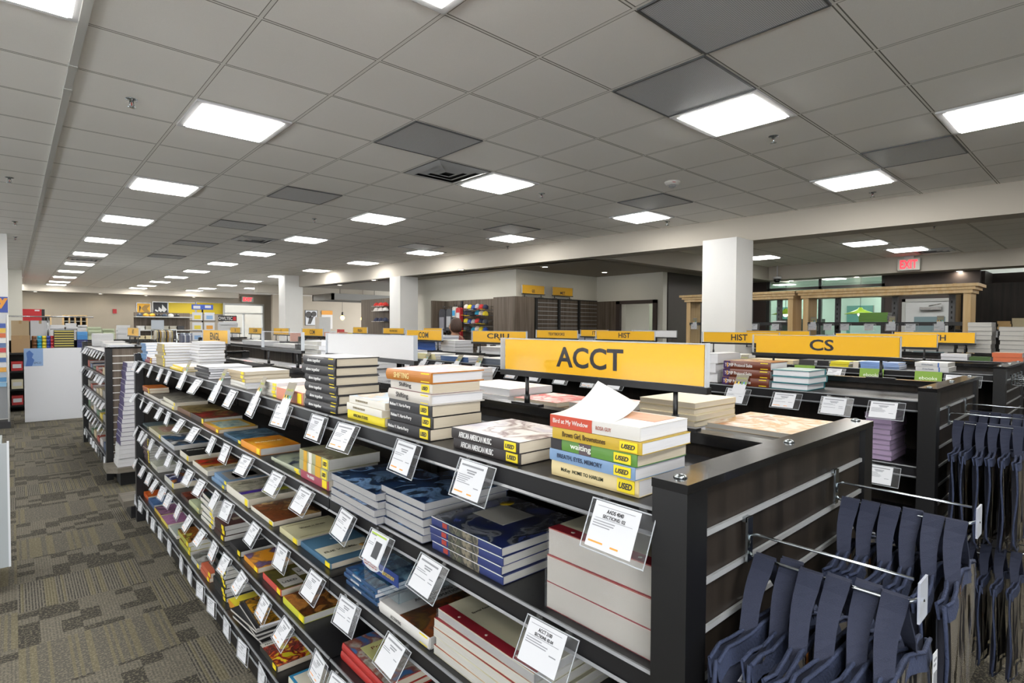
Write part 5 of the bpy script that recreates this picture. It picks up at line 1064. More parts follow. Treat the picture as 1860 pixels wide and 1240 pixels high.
part('front_board', B().box(0, .5, 0, .03, 0, 2.17), MIDW, t); part('side_board', B().box(0, .03, .03, .62, 0, 2.17), MIDW, t)
t = thing('slatwall_unit', 'walnut slatted unit behind the hanging caps', 'shelving unit', (7.26, 8.5, 0)); part('back_panel', B().box(-.03, 0, 0, 2.3, 0, 2.17), MIDW, t)
b = B()
for i in range(10): b.box(-.034, -.03, 0, 2.3, .95+i*.11, .96+i*.11)
part('slat_rails', b, ALU, t); part('side_board', B().box(-.4, 0, 1.78, 1.83, 0, 2.17), MIDW, t, label='walnut side board'); part('upright', B().box(-.06, -.034, 1.14, 1.2, 0, 2.15), BLACK, t)
def cap(x, y, z, c, c2, label):
    t = thing('baseball_cap', label, 'cap', (x, y, z), 0, 'caps in the display')
    part('crown', B().lathe([(.057, 0), (.06, .03), (.05, .07), (.025, .09), (.004, .095)], seg=14), mat('cap_'+c, c, .8), t)
    part('brim', B().prism([(-.05, -.045), (-.05, .045), (-.1, .04), (-.13, .02), (-.13, -.02), (-.1, -.04)], -.004, .004, 'z'), mat('cap_'+c2, c2, .8), t)
    part('peg', B().tube([(.02, 0, .06), (.2255, 0, .06)], .004), CHROME, t)
cc = [('20264a', 'e8c020', 'navy and yellow'), ('1a1c24', '1a1c24', 'black'), ('e8e4dc', 'c83028', 'white and red'), ('2c4c9c', 'e8e8e8', 'blue and white'), ('c83030', 'c83030', 'red'), ('3c4048', 'e8c828', 'grey and yellow'), ('28a0c8', '181c28', 'aqua'), ('e8d028', '28386c', 'yellow'), ('b8b8bc', '303038', 'silver')]
k = 0
for zi, z in enumerate((1.95, 1.82, 1.66, 1.5)):
    for yi in range(6):
        c = cc[(k*4+zi) % 9]; cap(7.0, 8.60+yi*.125, z+.01*(k % 3), c[0], c[1], '%s cap, %s along in the %s row of the cap display' % (c[2], NTH[yi], ['top', 'second', 'third', 'bottom'][zi])); k += 1
def pouch(x, y, z, w, h, c, label, c2='c8c8cc', rz=pi/2):
    t = thing('hanging_bag', label, 'bag', (x, y, z), rz, 'bags on pegs in the niche')
    b = B(); 
    pr = [(-w/2, -h), (-w/2*.9, -h*.1), (-w*.3, 0), (w*.3, 0), (w/2*.9, -h*.1), (w/2, -h)]
    b.prism(pr, 0, .07, 'y'); part('body', b, mat('bagcol_'+c, c, .6, noise=.4, scale=30), t)
    part('pocket', B().box(-w*.32, w*.32, .07, .085, -h*.85, -h*.35), mat('bagcol_'+c2, c2, .6), t)
    part('carry_loop', B().tube([(-.03, .03, 0), (-.02, .03, .06), (.02, .03, .06), (.03, .03, 0)], .006, 6), BLACK, t); part('peg', B().tube([(0, .035, .05), (0, -.2255, .05)], .004), CHROME, t)
for i, (y, z, w, h, c, c2, lab) in enumerate([(10.0, 1.98, .26, .5, '303038', '8c8c94', 'charcoal backpack with grey pocket'), (9.75, 1.98, .22, .46, '44464c', 'b4b8bc', 'grey backpack with pale pocket'), (9.57, 2.02, .12, .22, 'e4e0d8', '38a0d8', 'white pouch with aqua pocket'), (9.42, 2.0, .16, .3, 'c02c34', 'e8e4e4', 'red bag with white pocket'),
                  (9.43, 1.6, .2, .36, 'b82830', '301418', 'dark red sling bag'), (9.82, 1.42, .2, .24, '20242c', 'c8d838', 'black pouch with lime pocket'), (10.1, 1.42, .2, .22, '202228', '707478', 'black pouch with grey pocket')]):
    pouch(7.0, y, z, w, h, c, '%s hanging in the wall niche' % lab, c2)
# wood fin and cap wall past the second column
t = thing('display_fin', 'tall walnut fin with red caps past the middle column', 'panel', (6.95, 12.3, 0)); part('board', B().box(0, .06, 0, 1.5, 0, 2.3), MIDW, t); part('upper_board', B().box(.2, .26, -.3, .3, 2.3, LOW), DARKW, t)
for zi, (z, c, lab) in enumerate(((2.1, 'c83028', 'red'), (1.98, 'e8e4e0', 'white'), (1.72, '28304c', 'navy'))):
    for yi in range(3):
        t = thing('baseball_cap', '%s cap hung on the walnut fin, %s along' % (lab, NTH[yi]), 'cap', (6.85, 12.32+yi*.22, z), 0, 'caps on the walnut fin')
        part('crown', B().lathe([(.08, 0), (.08, .03), (.05, .08), (.004, .1)], seg=12), mat('cap_'+c, c, .8), t); part('brim', B().prism([(-.07, -.05), (-.07, .05), (-.14, .02), (-.14, -.02)], -.004, .004, 'z'), mat('cap_e8e4dc', 'e8e4dc', .8), t); part('peg', B().tube([(0, 0, .05), (.102, 0, .05)], .004), CHROME, t)
# ================================================================== PERSON in the distance
def person():
    x, y = 5.75, 7.9; p = thing('person', 'person with brown hair in a dusty red top, standing turned away in the distance', 'person', (x, y, 0), radians(200))
    me = bpy.data.meshes.new('body'); V = []; E_ = []; Rr = []
    def v(c, r): V.append(c); Rr.append(r); return len(V)-1
    pel = v((0, 0, .95), (.15, .12)); wai = v((0, 0, 1.08), (.13, .1)); ch = v((0, 0, 1.27), (.16, .11)); sh = v((0, 0, 1.4), (.12, .09)); ne = v((0, -.005, 1.47), (.055, .055)); he = v((0, -.01, 1.55), (.075, .08)); ht = v((0, 0, 1.64), (.082, .09)); hh = v((0, .005, 1.7), (.05, .06))
    E_ += [(pel, wai), (wai, ch), (ch, sh), (sh, ne), (ne, he), (he, ht), (ht, hh)]
    for s_ in (-1, 1):
        a = v((s_*.19, 0, 1.38), (.055, .055)); b_ = v((s_*.24, .02, 1.12), (.042, .042)); c = v((s_*.2, -.16, .98), (.032, .032)); d_ = v((s_*.17, -.24, .98), (.025, .035)); E_ += [(sh, a), (a, b_), (b_, c), (c, d_)]
        for k in range(4): f = v((s_*(.15+.018*k), -.32+.006*abs(k-1), .975), (.009, .009)); E_.append((d_, f))
        f = v((s_*.14, -.27, .99), (.01, .01)); E_.append((d_, f))
        h_ = v((s_*.09, 0, .86), (.095, .1)); kn = v((s_*.1, -.01, .5), (.06, .065)); an = v((s_*.1, .02, .1), (.04, .045)); fo = v((s_*.11, -.12, .04), (.04, .035)); E_ += [(pel, h_), (h_, kn), (kn, an), (an, fo)]
    me.from_pydata(V, E_, []); o = link('body', me, p); sk = o.modifiers.new('skin', 'SKIN'); 
    for i, q_ in enumerate(me.skin_vertices[0].data): q_.radius = Rr[i]; q_.use_root = (i == 0)
    o.modifiers.new('sub', 'SUBSURF').levels = 1; me.materials.append(mat('skin_tone', 'b98a6c', .6))
    def shell(name, prof, m, sx=1, sy=.72): part(name, B().lathe(prof, seg=20, sx=sx, sy=sy), m, p)
    shell('shirt', [(.17, .92), (.165, 1.05), (.19, 1.25), (.2, 1.34), (.12, 1.43), (.07, 1.46)], mat('dusty_red', '8c5450', .8, noise=.3, scale=20))
    b = B()
    for s_ in (-1, 1): b.tube([(s_*.15, 0, 1.39), (s_*.2, 0, 1.36), (s_*.245, .02, 1.12)], [.065, .062, .055], 10)
    part('sleeves', b, mat('dusty_red', '8c5450', .8), p)
    b = B()
    for s_ in (-1, 1): b.tube([(s_*.08, 0, .95), (s_*.09, 0, .82), (s_*.1, -.01, .5), (s_*.1, .02, .08)], [.115, .11, .08, .06], 12)
    part('trousers', b, mat('charcoal_cloth', '2c2c32', .8), p)
    b = B().lathe([(.06, 1.5), (.098, 1.55), (.105, 1.63), (.09, 1.71), (.05, 1.75), (.01, 1.76)], c=(0, .02, 0), seg=18, sy=1.05); part('hair', b, mat('brown_hair', '4a3428', .7, noise=.4, scale=60), p)
    part('face', B().lathe([(.004, 1.50), (.05, 1.52), (.075, 1.58), (.07, 1.65), (.03, 1.68)], c=(0, -.035, 0), seg=16), mat('skin_tone', 'b98a6c', .6), p)
    b = B().lathe([(.009, 1.605), (.012, 1.612), (.009, 1.62)], c=(-.03, -.105, 0), seg=10).lathe([(.009, 1.605), (.012, 1.612), (.009, 1.62)], c=(.03, -.105, 0), seg=10); part('eyes', b, mat('eye_dark', '1c1410', .3), p)
    part('nose', B().prism([(-.01, 1.57), (.01, 1.57), (0, 1.605)], -.128, -.1), mat('skin_tone', 'b98a6c', .6), p); part('mouth', B().box(-.02, .02, -.112, -.1, 1.543, 1.549), mat('lip_tone', '8c4a42', .6), p)
person()

# ================================================================== FAR SIDE OF THE SHOP
def rc(px0, py0, px1, py1, Y):
    a, b_ = atY(px0, py0, Y), atY(px1, py1, Y); c_ = atY((px0+px1)/2, py0, Y); d_ = atY((px0+px1)/2, py1, Y)
    return a.x, b_.x, d_.z, c_.z
def slab(name, m, px0, py0, px1, py1, Y, parent, th=.02, off=(0, 0, 0), z0=None, label=None):
    x0, x1, za, zb = rc(px0, py0, px1, py1, Y)
    return part(name, B(off).box(x0, x1, Y, Y+th, za if z0 is None else z0, zb), m, parent, label)
def board(name, label, cat, px0, py0, px1, py1, Y, m, th=.02, group=None, fm=None, fw=.03):
    x0, x1, za, zb = rc(px0, py0, px1, py1, Y); o = (x0, Y, za); t = thing(name, label, cat, o, 0, group)
    part('panel', B(o).box(x0, x1, Y, Y+th, za, zb), m, t)
    if fm: part('frame', B(o).box(x0-fw, x1+fw, Y-.005, Y+th+.01, zb, zb+fw).box(x0-fw, x1+fw, Y-.005, Y+th+.01, za-fw, za).box(x0-fw, x0, Y-.005, Y+th+.01, za, zb).box(x1, x1+fw, Y-.005, Y+th+.01, za, zb), fm, t)
    return t, x0, x1, za, zb
def write(t, s, m, x, z, Y, h, w=None, name='lettering', bold=.02): 
    o = t.location; return part(name, text(s, h, m, width=w, bold=bold), None, t, mw=frame((x-o.x, Y-o.y, z-o.z), (1, 0, 0), (0, 0, 1)))
P_ = lambda n, c, r=.6: mat(n, c, r)
# white board with blue corner poster
t, x0, x1, za, zb = board('whiteboard', 'big blank white board standing on the carpet with a blue corner poster', 'board', 43, 632, 150, 771, 12.06, P_('board_white', 'e4e6ea', .35), th=.03)
t.location.z = za; xw = x1-x0
q_ = part('corner_poster', B().box(.0, .24, -.003, 0, zb-za-.29, zb-za), mat('poster_blue', '8fb0dc', .5), t)
part('poster_figure', B().prism([(.02, 0), (.1, 0), (.13, .1), (.1, .14), (.12, .2), (.07, .26), (.03, .22), (.04, .12)], -.004, -.003, 'y'), mat('poster_dark_blue', '3c6cb4', .5), q_, loc=(0, 0, zb-za-.29))
part('lettering', text('EPCO', .035, P_('poster_ink', '20304c'), width=.09), None, q_, mw=frame((.17, -.0035, zb-za-.24), (1, 0, 0), (0, 0, 1)))
# magazine rack at the picture edge
t = thing('magazine_rack', 'white wire magazine rack standing against the edge column', 'rack', (-.62, 11.55, 0))
part('frame', B().tube([(0, 0, 0), (0, 0, 1.75)], .012).tube([(.56, 0, 0), (.56, 0, 1.75)], .012).box(0, .56, .0, .02, .02, .04).box(0, .56, 0, .02, 1.72, 1.75), P_('wire_white', 'e0e0de', .4), t)
part('lower_panel', B().box(.01, .55, .01, .03, .15, .7), P_('rack_grey', '8c8f92'), t); part('base', B().box(-.02, .58, -.02, .3, 0, .1), P_('rack_black', '202022'), t)
hd = part('header_sign', B().box(0, .57, .0, .02, 1.78, 2.02), P_('header_blue', '2448a8', .4), t); part('price_strip', B().box(0, .57, -.003, 0, 1.5, 1.76), PAPER, hd)
part('lettering', text('y', .16, P_('header_orange', 'f0a030', .5), bold=.05), None, hd, mw=frame((.51, -.002, 1.92), (1, 0, 0), (0, 0, 1)))
mg = ['d8d8d8', '3c5cb0', 'e8c040', 'd8682c', 'f0f0ec', '5c78a8', 'c83838', 'e8e0c0', '406aa8', 'd8d8dc', 'e0a030', 'a8b8c8', '4c8cc0', '88b8d8']
for i in range(14):
    z = 1.62-i*.075; o_ = part('magazine', B().box(-.26, .26, -.012, -.006, 0, .068), cover_mat(mg[i]), None, loc=(-.34, 11.55, z)); tag(o_, 'magazine, %s from the top in the white wire rack' % (NTH[i] if i else 'uppermost'), 'magazine', 'magazines in the wire rack')
# pale panel low at the picture edge
t = thing('cabinet_panel', 'pale grey cabinet standing low at the picture edge of the aisle', 'cabinet', (-1.2, 4.4, 0))
part('body', B().box(0, 1.17, 0, .03, .17, .9), P_('cabinet_pale', 'a2a8aa', .4), t); part('side', B().box(0, 1.14, .03, .5, .17, .88), P_('cabinet_pale', 'a2a8aa', .4), t); part('plinth', B().box(0, 1.12, .03, .48, 0, .17), m_wood('cabinet_brown', '3a2a1c', '54402c', .5), t)
part('edge_strip', B().box(1.165, 1.175, -.003, .033, .17, .91), PAPER, t)
# shelving between board and rack
t = thing('supply_shelving', 'black supply shelving behind the big white board', 'shelving unit', (-.1, 13.6, 0))
part('frame', B().box(0, .03, 0, .5, 0, 1.3).box(2.3, 2.33, 0, .5, 0, 1.3).box(0, 2.33, .47, .5, 0, 1.3), BLACK, t)
for z in (.12, .42, .75, 1.08): part('shelf', B().box(0, 2.33, 0, .47, z-.03, z), BLACK, t)
part('shelf', B().box(0, 1.6, .3, .5, 1.27, 1.3), BLACK, t)
part('top_frame', B().tube([(0, .2, 1.75), (1.3, .2, 1.75)], .012).tube([(0, .2, 1.3), (0, .2, 1.75)], .012).tube([(.6, .2, 1.3), (.6, .2, 1.75)], .012), ALU, t)
def boxthing(px0, py0, px1, py1, Y, c, label, name='cardboard_box', cat='box', d=.3, seam=True, z0=None, group=None):
    x0, x1, za, zb = rc(px0, py0, px1, py1, Y); za = za if z0 is None else z0; o = (x0, Y, za); t = thing(name, label, cat, o, 0, group)
    part('body', B(o).box(x0, x1, Y, Y+d, za, zb), cover_mat(c), t)
    if seam: part('tape', B(o).box((x0+x1)/2-.02, (x0+x1)/2+.02, Y-.001, Y+d+.001, zb-.06, zb+.001), cover_mat('b89868'), t)
    return t
boxthing(20, 609, 55, 645, 13.62, 'b4936a', 'brown cardboard box with printed flap marks on the supply shelving', z0=1.082, d=.15)
boxthing(20, 582, 53, 604, 13.95, 'c4ac88', 'upper tan cardboard box behind the wire-topped shelving', z0=1.302, d=.14) 
boxthing(55, 582, 91, 608, 13.95, 'dcdcde', 'pale grey carton beside the tan cardboard box', name='carton', z0=1.302, d=.14)
for i, (z, c) in enumerate(((.45, 'd8d0b0'), (.78, 'c03030'), (.151, 'b83838'))):
    t = thing('boxed_goods', '%s boxed goods on the supply shelving beside the white board' % ['cream', 'red', 'dark red'][i], 'box', (-.03, 13.64, z-.029)); part('body', B().box(0, .16, 0, .25, 0, .17), cover_mat(c), t); part('front_print', B().box(.02, .14, -.002, 0, .05, .12), PAPER, t)
# colour columns of tape rolls
cn = [('8c5a34', 'brown'), ('30a8d0', 'cyan'), ('e8d428', 'yellow'), ('3048a8', 'blue'), ('d03038', 'red')]
for j, (c, n_) in enumerate(cn):
    for i in range(5):
        xx = xat([57, 67, 75.5, 83, 90.5][j], 13.7, 1.3); o_ = B().lathe([(.026, 0), (.036, 0), (.036, .058), (.026, .058)], seg=12); q_ = part('tape_roll', o_, cover_mat(c), None, loc=(xx+.04, 13.7, 1.31-.225+i*.06+.0)); q_.location.z = 1.082+i*.062+.0
        tag(q_, '%s tape roll, %s from the shelf up, behind the white board' % (n_, NTH[i]), 'tape roll', '%s tape rolls' % n_)
for i in range(9):
    x0 = xat(98, 13.65, 1.3); o_ = B().box(0, .3, 0, .2, 0, .045, top=1).box(.005, .295, -.003, 0, .012, .033, mi=2); q_ = part('workbook', o_, [cover_mat('1c1c1c'), cover_mat('2c6c70'), cover_mat('d8c860')], None, loc=(x0, 13.62, 1.082+i*.0462)); tag(q_, 'black and yellow workbook, %s up in the pile behind the white board' % NTH[i], 'book', 'black and yellow workbooks')
for i in range(5):
    x0 = xat(140, 13.65, 1.3); q_ = part('snack_box', B().box(0, .16, 0, .2, 0, .075), cover_mat(['1c2c6c', '2a3c80', '1c2c6c', '3c8cd0', '4c98d8'][i]), None, loc=(x0, 13.62, 1.082+i*.077)); tag(q_, 'blue box, %s up in the pile beside the black and yellow workbooks' % NTH[i], 'box', 'blue boxes')
# paper and book piles on a long table beyond
t = thing('stock_table', 'long table carrying white and pale green paper piles', 'table', (-.2, 14.9, 0))
part('tabletop', B().box(0, 3.1, 0, 1.4, 1.0, 1.04), P_('table_white', 'c8c8c6'), t)
for x in (.1, 2.95):
    for y in (.1, 1.25): part('leg', B().box(x, x+.06, y, y+.06, 0, 1.0), BLACK, t)
PL = [(92, 118, 3, 14, PW), (120, 140, 3, 15, PW), (142, 158, 5, 14, PW), (160, 184, 7, 13, PGN), (187, 209, 6, 12, PGN), (213, 236, 6, 14, PW), (100, 160, 0, 0, PW)]
for i, (p0, p1, _, n, pg) in enumerate(PL):
    if not n: continue
    Y = 15.0+.35*(i % 3); x0, x1 = xat(p0, Y, 1.3), xat(p1, Y, 1.3)
    for j in range(n):
        k = n-1-j; b = B().box(0, x1-x0, 0, .22, 0, .039); q_ = link('paper_ream', MC.setdefault(('ream', i), b.mesh('paper_ream', [pg])), None, (x0+R.uniform(-.012, .012), Y+R.uniform(-.02, .02), 1.041+j*.0395), R.uniform(-.04, .04))
        tag(q_, '%s ream in paper pile %s on the long table' % ('bottom' if j == 0 else ORD[k], NTH[i]), 'paper ream', 'paper reams')
# tags and books on the aisle face of the slatted run
for r_, z in enumerate(LEV):
    for i in range(9):
        y = 7.22+i*.27; yw = R.uniform(-.15, .15)
        tagat(frame((.707, y, z-.006), (sin(yw), -cos(yw), 0), (.45 if r_ < 4 else .05, 0, .9)), 'distant course tag, %s from the slatted end on its %s' % (NTH[i], ['top edge', 'second shelf', 'third shelf', 'fourth shelf', 'bottom shelf'][r_]), i, 'distant course tags')
    if r_:
        for i in range(7):
            c = R.choice(['d8d4c8', 'c8b890', 'a8442c', '3c5478', 'e0c840', '5c7c5c', 'd0cccc', '88847c'])
            for j in range(R.choice((1, 2, 3))): simple('textbook', 'distant book, %s up, spot %s from the slatted end, %s' % (NTH[j], NTH[i], ['', 'second shelf', 'third shelf', 'fourth shelf', 'bottom shelf'][r_]), (.745, 7.12+i*.33, z+.001+j*.0265), .2, .24, .026, c, PG, c, 'books on the slatted run')
# purple-spined tower on the plinth
for i in range(24):
    k = 23-i; t_ = .042 if i > 3 else .05
    simple('textbook', '%s book in the tall purple-spined tower on the plinth' % ('bottom' if i == 0 else ORD[min(k, 23)]), (.755+.003*(i % 3)+.0035*i, 6.66+R.uniform(-.008, .008), .192+i*.043), .26, .29, .0425, '3c3068' if i > 4 else 'd8d8d8', PW, 'e4e4e6', 'purple-spined tower')
# ---------------------------------------------------------------- back wall displays
YB = 27.175
t, x0, x1, za, zb = board('team_poster', 'yellow poster with a patterned K on the far wall', 'poster', 249, 551, 273, 573, YB, P_('poster_yellow', 'e8b028'), fm=ALU)
K = P_('poster_grey', '5c5c58'); cx, cz = (x0+x1)/2, (za+zb)/2
b = B((x0, YB, za))
for i in range(5):
    o_ = .04*i; b.box(cx-.16+o_*.3, cx-.14+o_*.3, YB-.006, YB, cz-.1+o_, cz+.16-o_*.3)
    b.prism([(cx-.08+o_, cz+.04), (cx-.06+o_, cz+.04), (cx+.06+o_, cz+.19), (cx+.04+o_, cz+.19)], YB-.006, YB); b.prism([(cx-.08+o_, cz+.04), (cx-.06+o_, cz+.04), (cx+.06+o_, cz-.11), (cx+.04+o_, cz-.11)], YB-.006, YB)
part('emblem', b, K, t); write(t, 'KENNESAW', K, cx, za+.06, YB-.004, .05, .4)
t, x0, x1, za, zb = board('brand_poster', 'dark poster with three slanted white stripes on the far wall', 'poster', 278, 549, 304, 571, YB, P_('poster_black', '2a2b30'), fm=ALU)
b = B((x0, YB, za)); cx = (x0+x1)/2
for i, h in enumerate((.12, .22, .32)): xx = cx-.12+i*.12; b.prism([(xx-.07, za+.1+.06), (xx+.02, za+.1), (xx+.06+.03*i, za+.1+h*.35), (xx-.07-.0*i+.02, za+.1+h)], YB-.006, YB)
part('stripe_emblem', b, P_('poster_white', 'e4e4e4'), t)
for i, (p0, p1) in enumerate(((306, 354), (357.5, 405))): board('yellow_panel', 'blank yellow wall panel, %s' % ['beside the dark striped poster', 'above the card spinner'][i], 'wall panel', p0, 550, p1, 570, YB, P_('panel_yellow', 'e2c614', .5), fm=ALU)
t, *_ = board('fire_alarm', 'small red fire alarm on the far wall', 'fire alarm', 205, 561, 212, 569, 27.148, P_('alarm_red_box', 'b02028'), th=.05); 
t, x0, x1, za, zb = board('red_cabinet', 'bright red cabinet with black side far along the aisle', 'cabinet', 27, 561, 76, 584, 22, P_('cabinet_red', 'c41e26', .4), th=.5)
part('side_strip', B().box(x1-x0, x1-x0+.07, -.01, .5, -1.65, zb-za), BLACK, t); part('label', B().box(x1-x0-.16, x1-x0-.05, -.006, 0, zb-za-.06, zb-za-.02), PAPER, t); part('lower_body', B().box(0, x1-x0, 0, .5, -za, 0), BLACK, t)
# low white-topped shelving with gaps
for i, (p0, p1) in enumerate(((80, 92), (115, 158))):
    x0, x1, za, zb = rc(p0, 572, p1, 586, 24); t = thing('low_shelf_unit', 'pale low shelf unit against the far wall, %s' % ['beside the red cabinet', 'with dark openings'][i], 'shelving unit', (x0, 24, 0))
    L = x1-x0; n_ = 1 if i == 0 else 4; part('top', B().box(0, L, 0, .4, zb-.03, zb), MAPLE, t); part('back', B().box(0, L, .36, .4, 0, zb-.03), P_('unit_dark', '2c2420'), t)
    for k in range(n_+1): part('divider', B().box(L*k/n_-.02, L*k/n_+.02, 0, .36, 0, zb-.03), MAPLE, t)
    for z in (zb-.22, zb-.42): part('shelf', B().box(0, L, 0, .36, z, z+.02), P_('unit_pale', 'c8c4b8'), t)
# apparel wall shelving with folded goods and caps
t = thing('apparel_shelving', 'white apparel shelving below the posters with caps on top', 'shelving unit', (xat(247, 25.5, 1.7), 25.5, 0))
L = xat(350, 25.5, 1.7)-xat(247, 25.5, 1.7); part('back', B().box(0, L, .5, .54, 0, 2.1), MIDW, t)
for z in (.6, 1.0, 1.38, 1.9): part('shelf', B().box(0, L, 0, .5, z, z+.04), P_('unit_white', 'd4d4d0'), t)
part('storage_panel', B().box(.5, L-1, .02, .04, 1.45, 1.8), P_('panel_silver', 'b4bcc4'), t)
x_ = xat(247, 25.5, 1.7)
for i in range(int((L-.3)/.21)):
    c = R.choice(['1c1c20', 'e8c020', 'e8e8e4', '2c3c50', 'd8a820']); q_ = part('cap', B().lathe([(.1, 0), (.105, .05), (.07, .1), (.01, .12)], seg=10).prism([(-.08, -.08), (.08, -.08), (.06, -.2), (-.06, -.2)], 0, .012, 'z'), cover_mat(c), None, loc=(x_+.15+i*.21, 25.72, 1.942)); tag(q_, 'small cap on the apparel shelving, %s along the top' % NTH[i], 'cap', 'caps on the apparel shelving')
for zi, z in enumerate((1.042, .642, 1.422)):
    for i in range(int((L-.1)/.27)):
        c = R.choice(['d8c8a0', 'e0e0dc', '8c8c84', 'c89830', '3c3c40', 'b8b4a4']); q_ = part('folded_shirt', B().box(0, .24, 0, .3, 0, .05).box(.01, .23, .01, .29, .05, .1).box(0, .24, 0, .3, .1, .15), cover_mat(c), None, loc=(x_+.05+i*.27, 25.56, z+.001)); tag(q_, 'folded shirts pile on the apparel shelving, %s along the %s level' % (NTH[i], ['middle', 'low', 'upper'][zi]), 'shirt', 'folded shirt piles')
def rail(px0, px1, Y, z, label, cols, n, H=.75):
    x0, x1 = xat(px0, Y, z), xat(px1, Y, z); t = thing('garment_rack', label, 'clothes rack', (x0, Y, 0)); L = x1-x0
    part('rail', B().tube([(0, 0, z), (L, 0, z)], .014), CHROME, t)
    for x in (0, L): part('leg', B().tube([(x, 0, 0), (x, 0, z)], .014).box(x-.02, x+.02, -.3, .3, 0, .03), CHROME, t)
    for i in range(n):
        q_ = part('hanging_shirt', B().prism([(-.2, -.05), (-.04, 0), (.04, 0), (.2, -.05), (.22, -.25), (.15, -.25), (.15, -H), (-.15, -H), (-.15, -.25), (-.22, -.25)], -.01, .01, 'x'), cover_mat(cols[i % len(cols)]), None, loc=(x0+.08+(L-.16)*(i+.5)/n, Y, z-.016)); tag(q_, 'hanging garment, %s along on the %s' % (NTH[i], label), 'shirt', 'garments on the '+label)
rail(322, 355, 19.5, 1.35, 'chrome rack of grey-blue shirts', ['6c7288', '54586c', '8890a4', 'e4e4e4', '707488'], 12)
rail(275, 320, 21, 1.45, 'chrome rack of cream and gold shirts', ['e0dccc', 'd8c890', '44444c', 'c8a040', 'e8e6e0'], 13)
# card spinner
t = thing('card_spinner', 'tall black greeting card spinner with blue header', 'card rack', (xat(368, 15, 1.6), 15, 0)); part('pole', B().tube([(0, 0, 0), (0, 0, 2.0)], .02), BLACK, t); part('base', B().lathe([(.3, 0), (.3, .03), (.05, .05)]), BLACK, t)
hd = part('header', B().box(-.23, .23, -.02, .02, 1.98, 2.1), P_('header_royal', '3c5cb8'), t)
part('header_clouds', B().box(-.2, -.05, -.024, -.02, 2.0, 2.07).box(.05, .18, -.024, -.02, 2.02, 2.08), PAPER, hd)
for zi in range(5):
    z = 1.72-zi*.24; part('wire_tier', B().box(-.27, .27, -.08, .08, z-.02, z-.005), BLACK, t)
    for i in range(2):
        c = R.choice(['e8d048', '8cb0d8', 'd8d8e0', 'e0a040', '90b880']); q_ = part('greeting_card', B().box(-.11, .11, -.006, 0, 0, .19, 0).box(-.07, .07, -.008, -.006, .03, .12, mi=1), [PAPER, cover_mat(c)], None, loc=(t.location.x-.13+i*.26, 14.91, z)); tag(q_, 'greeting card, %s side of tier %s on the black spinner' % (['one', 'other'][i], NTH[zi]), 'card', 'greeting cards on the spinner')
# banner display
t, x0, x1, za, zb = board('banner_sign', 'black banner sign reading OWLTEC over a computer display', 'sign', 397, 573, 430, 583, 17, P_('banner_black', '1c1c20'), th=.05); write(t, 'OWLTEC', P_('banner_white', 'e8e8e8'), (x0+x1)/2-.06, (za+zb)/2, 17-.004, .09, .36)
part('red_mark', B((x0, 17, za)).box(x1-.1, x1-.02, 16.99, 17, za+.02, zb-.03), P_('mark_red', 'd03038'), t); part('stand', B().box(.05, .5, 0, .3, -za, -.05), P_('stand_white', 'd0d0d0'), t); part('lower_strip', B().box(0, x1-x0, -.01, 0, -.1, -.02), PAPER, t)
# clear screen and round sign near the cafe
t = thing('hanging_round_sign', 'round white sign with black letters half behind the tall column', 'sign', (xat(530, 19, 2.3), 19, atY(533, 558, 19).z)); r_ = .28
part('disc', B().prism([(r_*cos(a*pi/16), r_*sin(a*pi/16)) for a in range(32)], -.03, .03, 'y'), PAPER, t); part('lettering', text('CAFE', .12, INK, width=.4, bold=.04), None, t, mw=frame((.0, -.032, -.04), (1, 0, 0), (0, 0, 1))); part('tan_arc', B().box(-.15, .2, -.033, -.03, .08, .14), P_('sign_tan', 'c8a868'), t); part('rod', B().tube([(0, 0, r_), (0, 0, CEIL-t.location.z)], .008), BLACK, t)
struct('wall_cafe', B().box(8.9, 16, 26.4, 26.6, 0, 3.1), WALLM); struct('beam.005', B().box(6.3, 16, 20.2, 20.5, 2.75, 3.1), BEAMM)
YC = 26.375
t, x0, x1, za, zb = board('cafe_poster', 'white cafe poster with dark coffee cup shapes', 'poster', 555, 564, 576, 590, YC, PAPER, fm=BLACK, fw=.02); cx = (x0+x1)/2
part('cup_shapes', B((x0, YC, za)).prism([(x0+.15+.16*cos(a*pi/6), zb-.2+.16*sin(a*pi/6)) for a in range(12)], YC-.006, YC).prism([(x1-.16+.13*cos(a*pi/6), zb-.16+.13*sin(a*pi/6)) for a in range(12)], YC-.006, YC).prism([(x0+.1, za+.05), (x0+.25, za+.05), (x0+.4, za+.4), (x0+.2, za+.4)], YC-.006, YC), P_('cup_brown', '3c3834'), t)
t, x0, x1, za, zb = board('cafe_poster', 'white and orange cafe menu poster beside the cup poster', 'poster', 584, 564, 604, 597, YC, P_('menu_pale', 'd8d4d0')); part('orange_band', B((x0, YC, za)).box(x0, x1, YC-.005, YC, zb-.2, zb), P_('menu_orange', 'e0982c'), t); part('picture', B((x0, YC, za)).box(x0+.1, x1-.2, YC-.005, YC, za+.1, za+.5), art('4c6c9c', 'c83838', 'e8e8e8', seed=90), t)
for i, (px, py, Y) in enumerate(((541, 575, 22), (622, 575, 21), (659, 577, 20))):
    p = atY(px, py, Y); t = thing('pendant_lamp', 'small warm glowing cafe pendant lamp, %s from the tall column' % NTH[i], 'pendant lamp', p, 0, 'cafe pendant lamps')
    part('bulb', B().lathe([(.02, .05), (.07, .0), (.08, -.06), (.04, -.12), (.01, -.14)], seg=14), mat('amber_bulb', 'ffb050', .4, emit=7), t); part('socket', B().lathe([(.02, .18), (.035, .16), (.035, .05), (.025, .045)]), BLACK, t); part('cord', B().tube([(0, 0, .16), (0, 0, CEIL-p.z)], .006), BLACK, t)
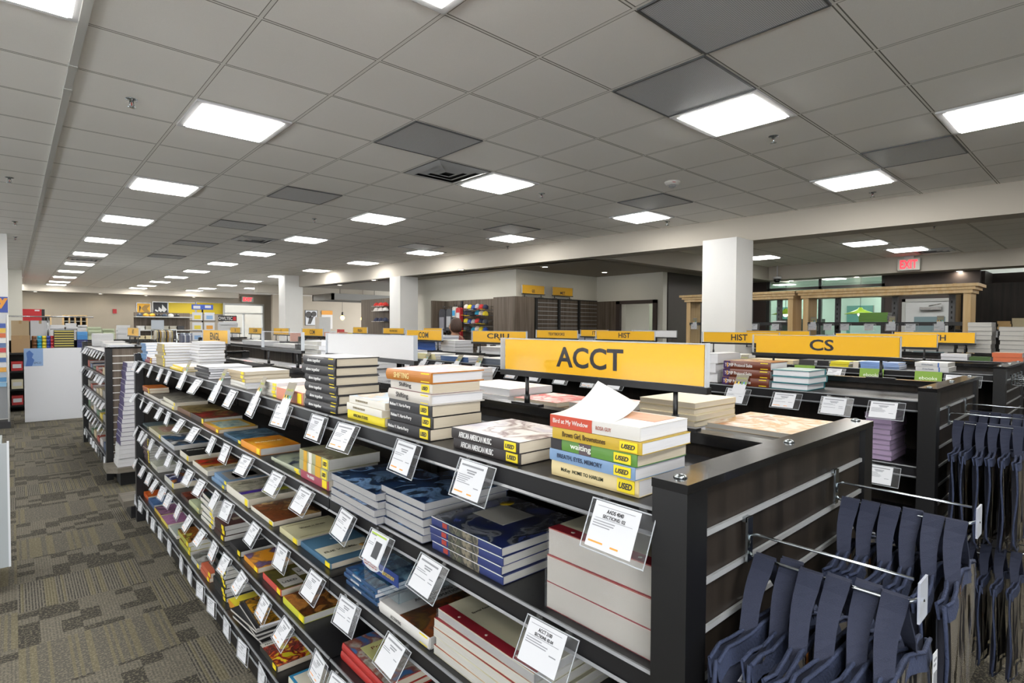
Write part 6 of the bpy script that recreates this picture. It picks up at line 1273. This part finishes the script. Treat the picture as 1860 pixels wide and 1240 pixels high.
t = thing('hanging_canopy', 'suspended rectangular metal frame over the cafe', 'ceiling canopy', (8.1, 18.2, 2.5))
part('frame', B().box(0, 3.2, 0, .08, 0, .22).box(0, 3.2, 1.6, 1.68, 0, .22).box(0, .08, 0, 1.68, 0, .22).box(3.12, 3.2, 0, 1.68, 0, .22), P_('canopy_steel', '6c6860', .4), t)
for x in (.3, 1.6, 2.9): part('hanger', B().tube([(x, .04, .2), (x, .04, .52)], .008), BLACK, t)
t = thing('cafe_display', 'white boxy display beside the coffee posters', 'display', (xat(580, 21, 1.7), 21, 0)); part('body', B().box(0, .45, 0, .4, 0, 1.95), P_('unit_white', 'd4d4d0'), t); part('trim', B().box(0, .45, -.01, 0, 1.2, 1.23), BLACK, t)
t = thing('merchandise_counter', 'dark merchandise counter with small goods before the cafe', 'counter', (6.6, 17.6, 0)); part('body', B().box(0, 3.2, 0, .8, 0, 1.15), DARKW, t); part('worktop', B().box(-.03, 3.23, -.03, .83, 1.15, 1.19), P_('counter_pale', 'b8b4a8'), t)
for i in range(10):
    c = R.choice(['d84818', '303034', 'e8e8e8', '3c60a0', 'c83030', 'e8c828']); q_ = part('goods_box', B().box(0, .17, 0, .2, 0, .18+.06*(i % 3)).box(.02, .15, -.004, 0, .04, .12, mi=1), [cover_mat(c), PAPER], None, loc=(6.68+i*.3, 17.8, 1.191)); tag(q_, 'small boxed item on the merchandise counter, %s along' % NTH[i], 'box', 'goods on the merchandise counter')
t = thing('magazine_counter', 'long counter with pink and white magazines before the tall column', 'counter', (4.9, 13.2, 0)); part('body', B().box(0, 1.5, 0, .6, 0, 1.2), DARKW, t); part('top', B().box(-.02, 1.52, -.02, .62, 1.2, 1.23), BLACK, t)
for i in range(6):
    c = R.choice(['e0a890', 'd8d8dc', '5c80c0', 'e8b0a0']); q_ = part('magazine', B().box(0, .22, 0, .1, 0, .2+.02*(i % 2)), cover_mat(c), None, loc=(4.93+i*.24, 13.35, 1.231)); tag(q_, 'upright magazine bundle, %s along the counter before the tall column' % NTH[i], 'magazine', 'magazine bundles')
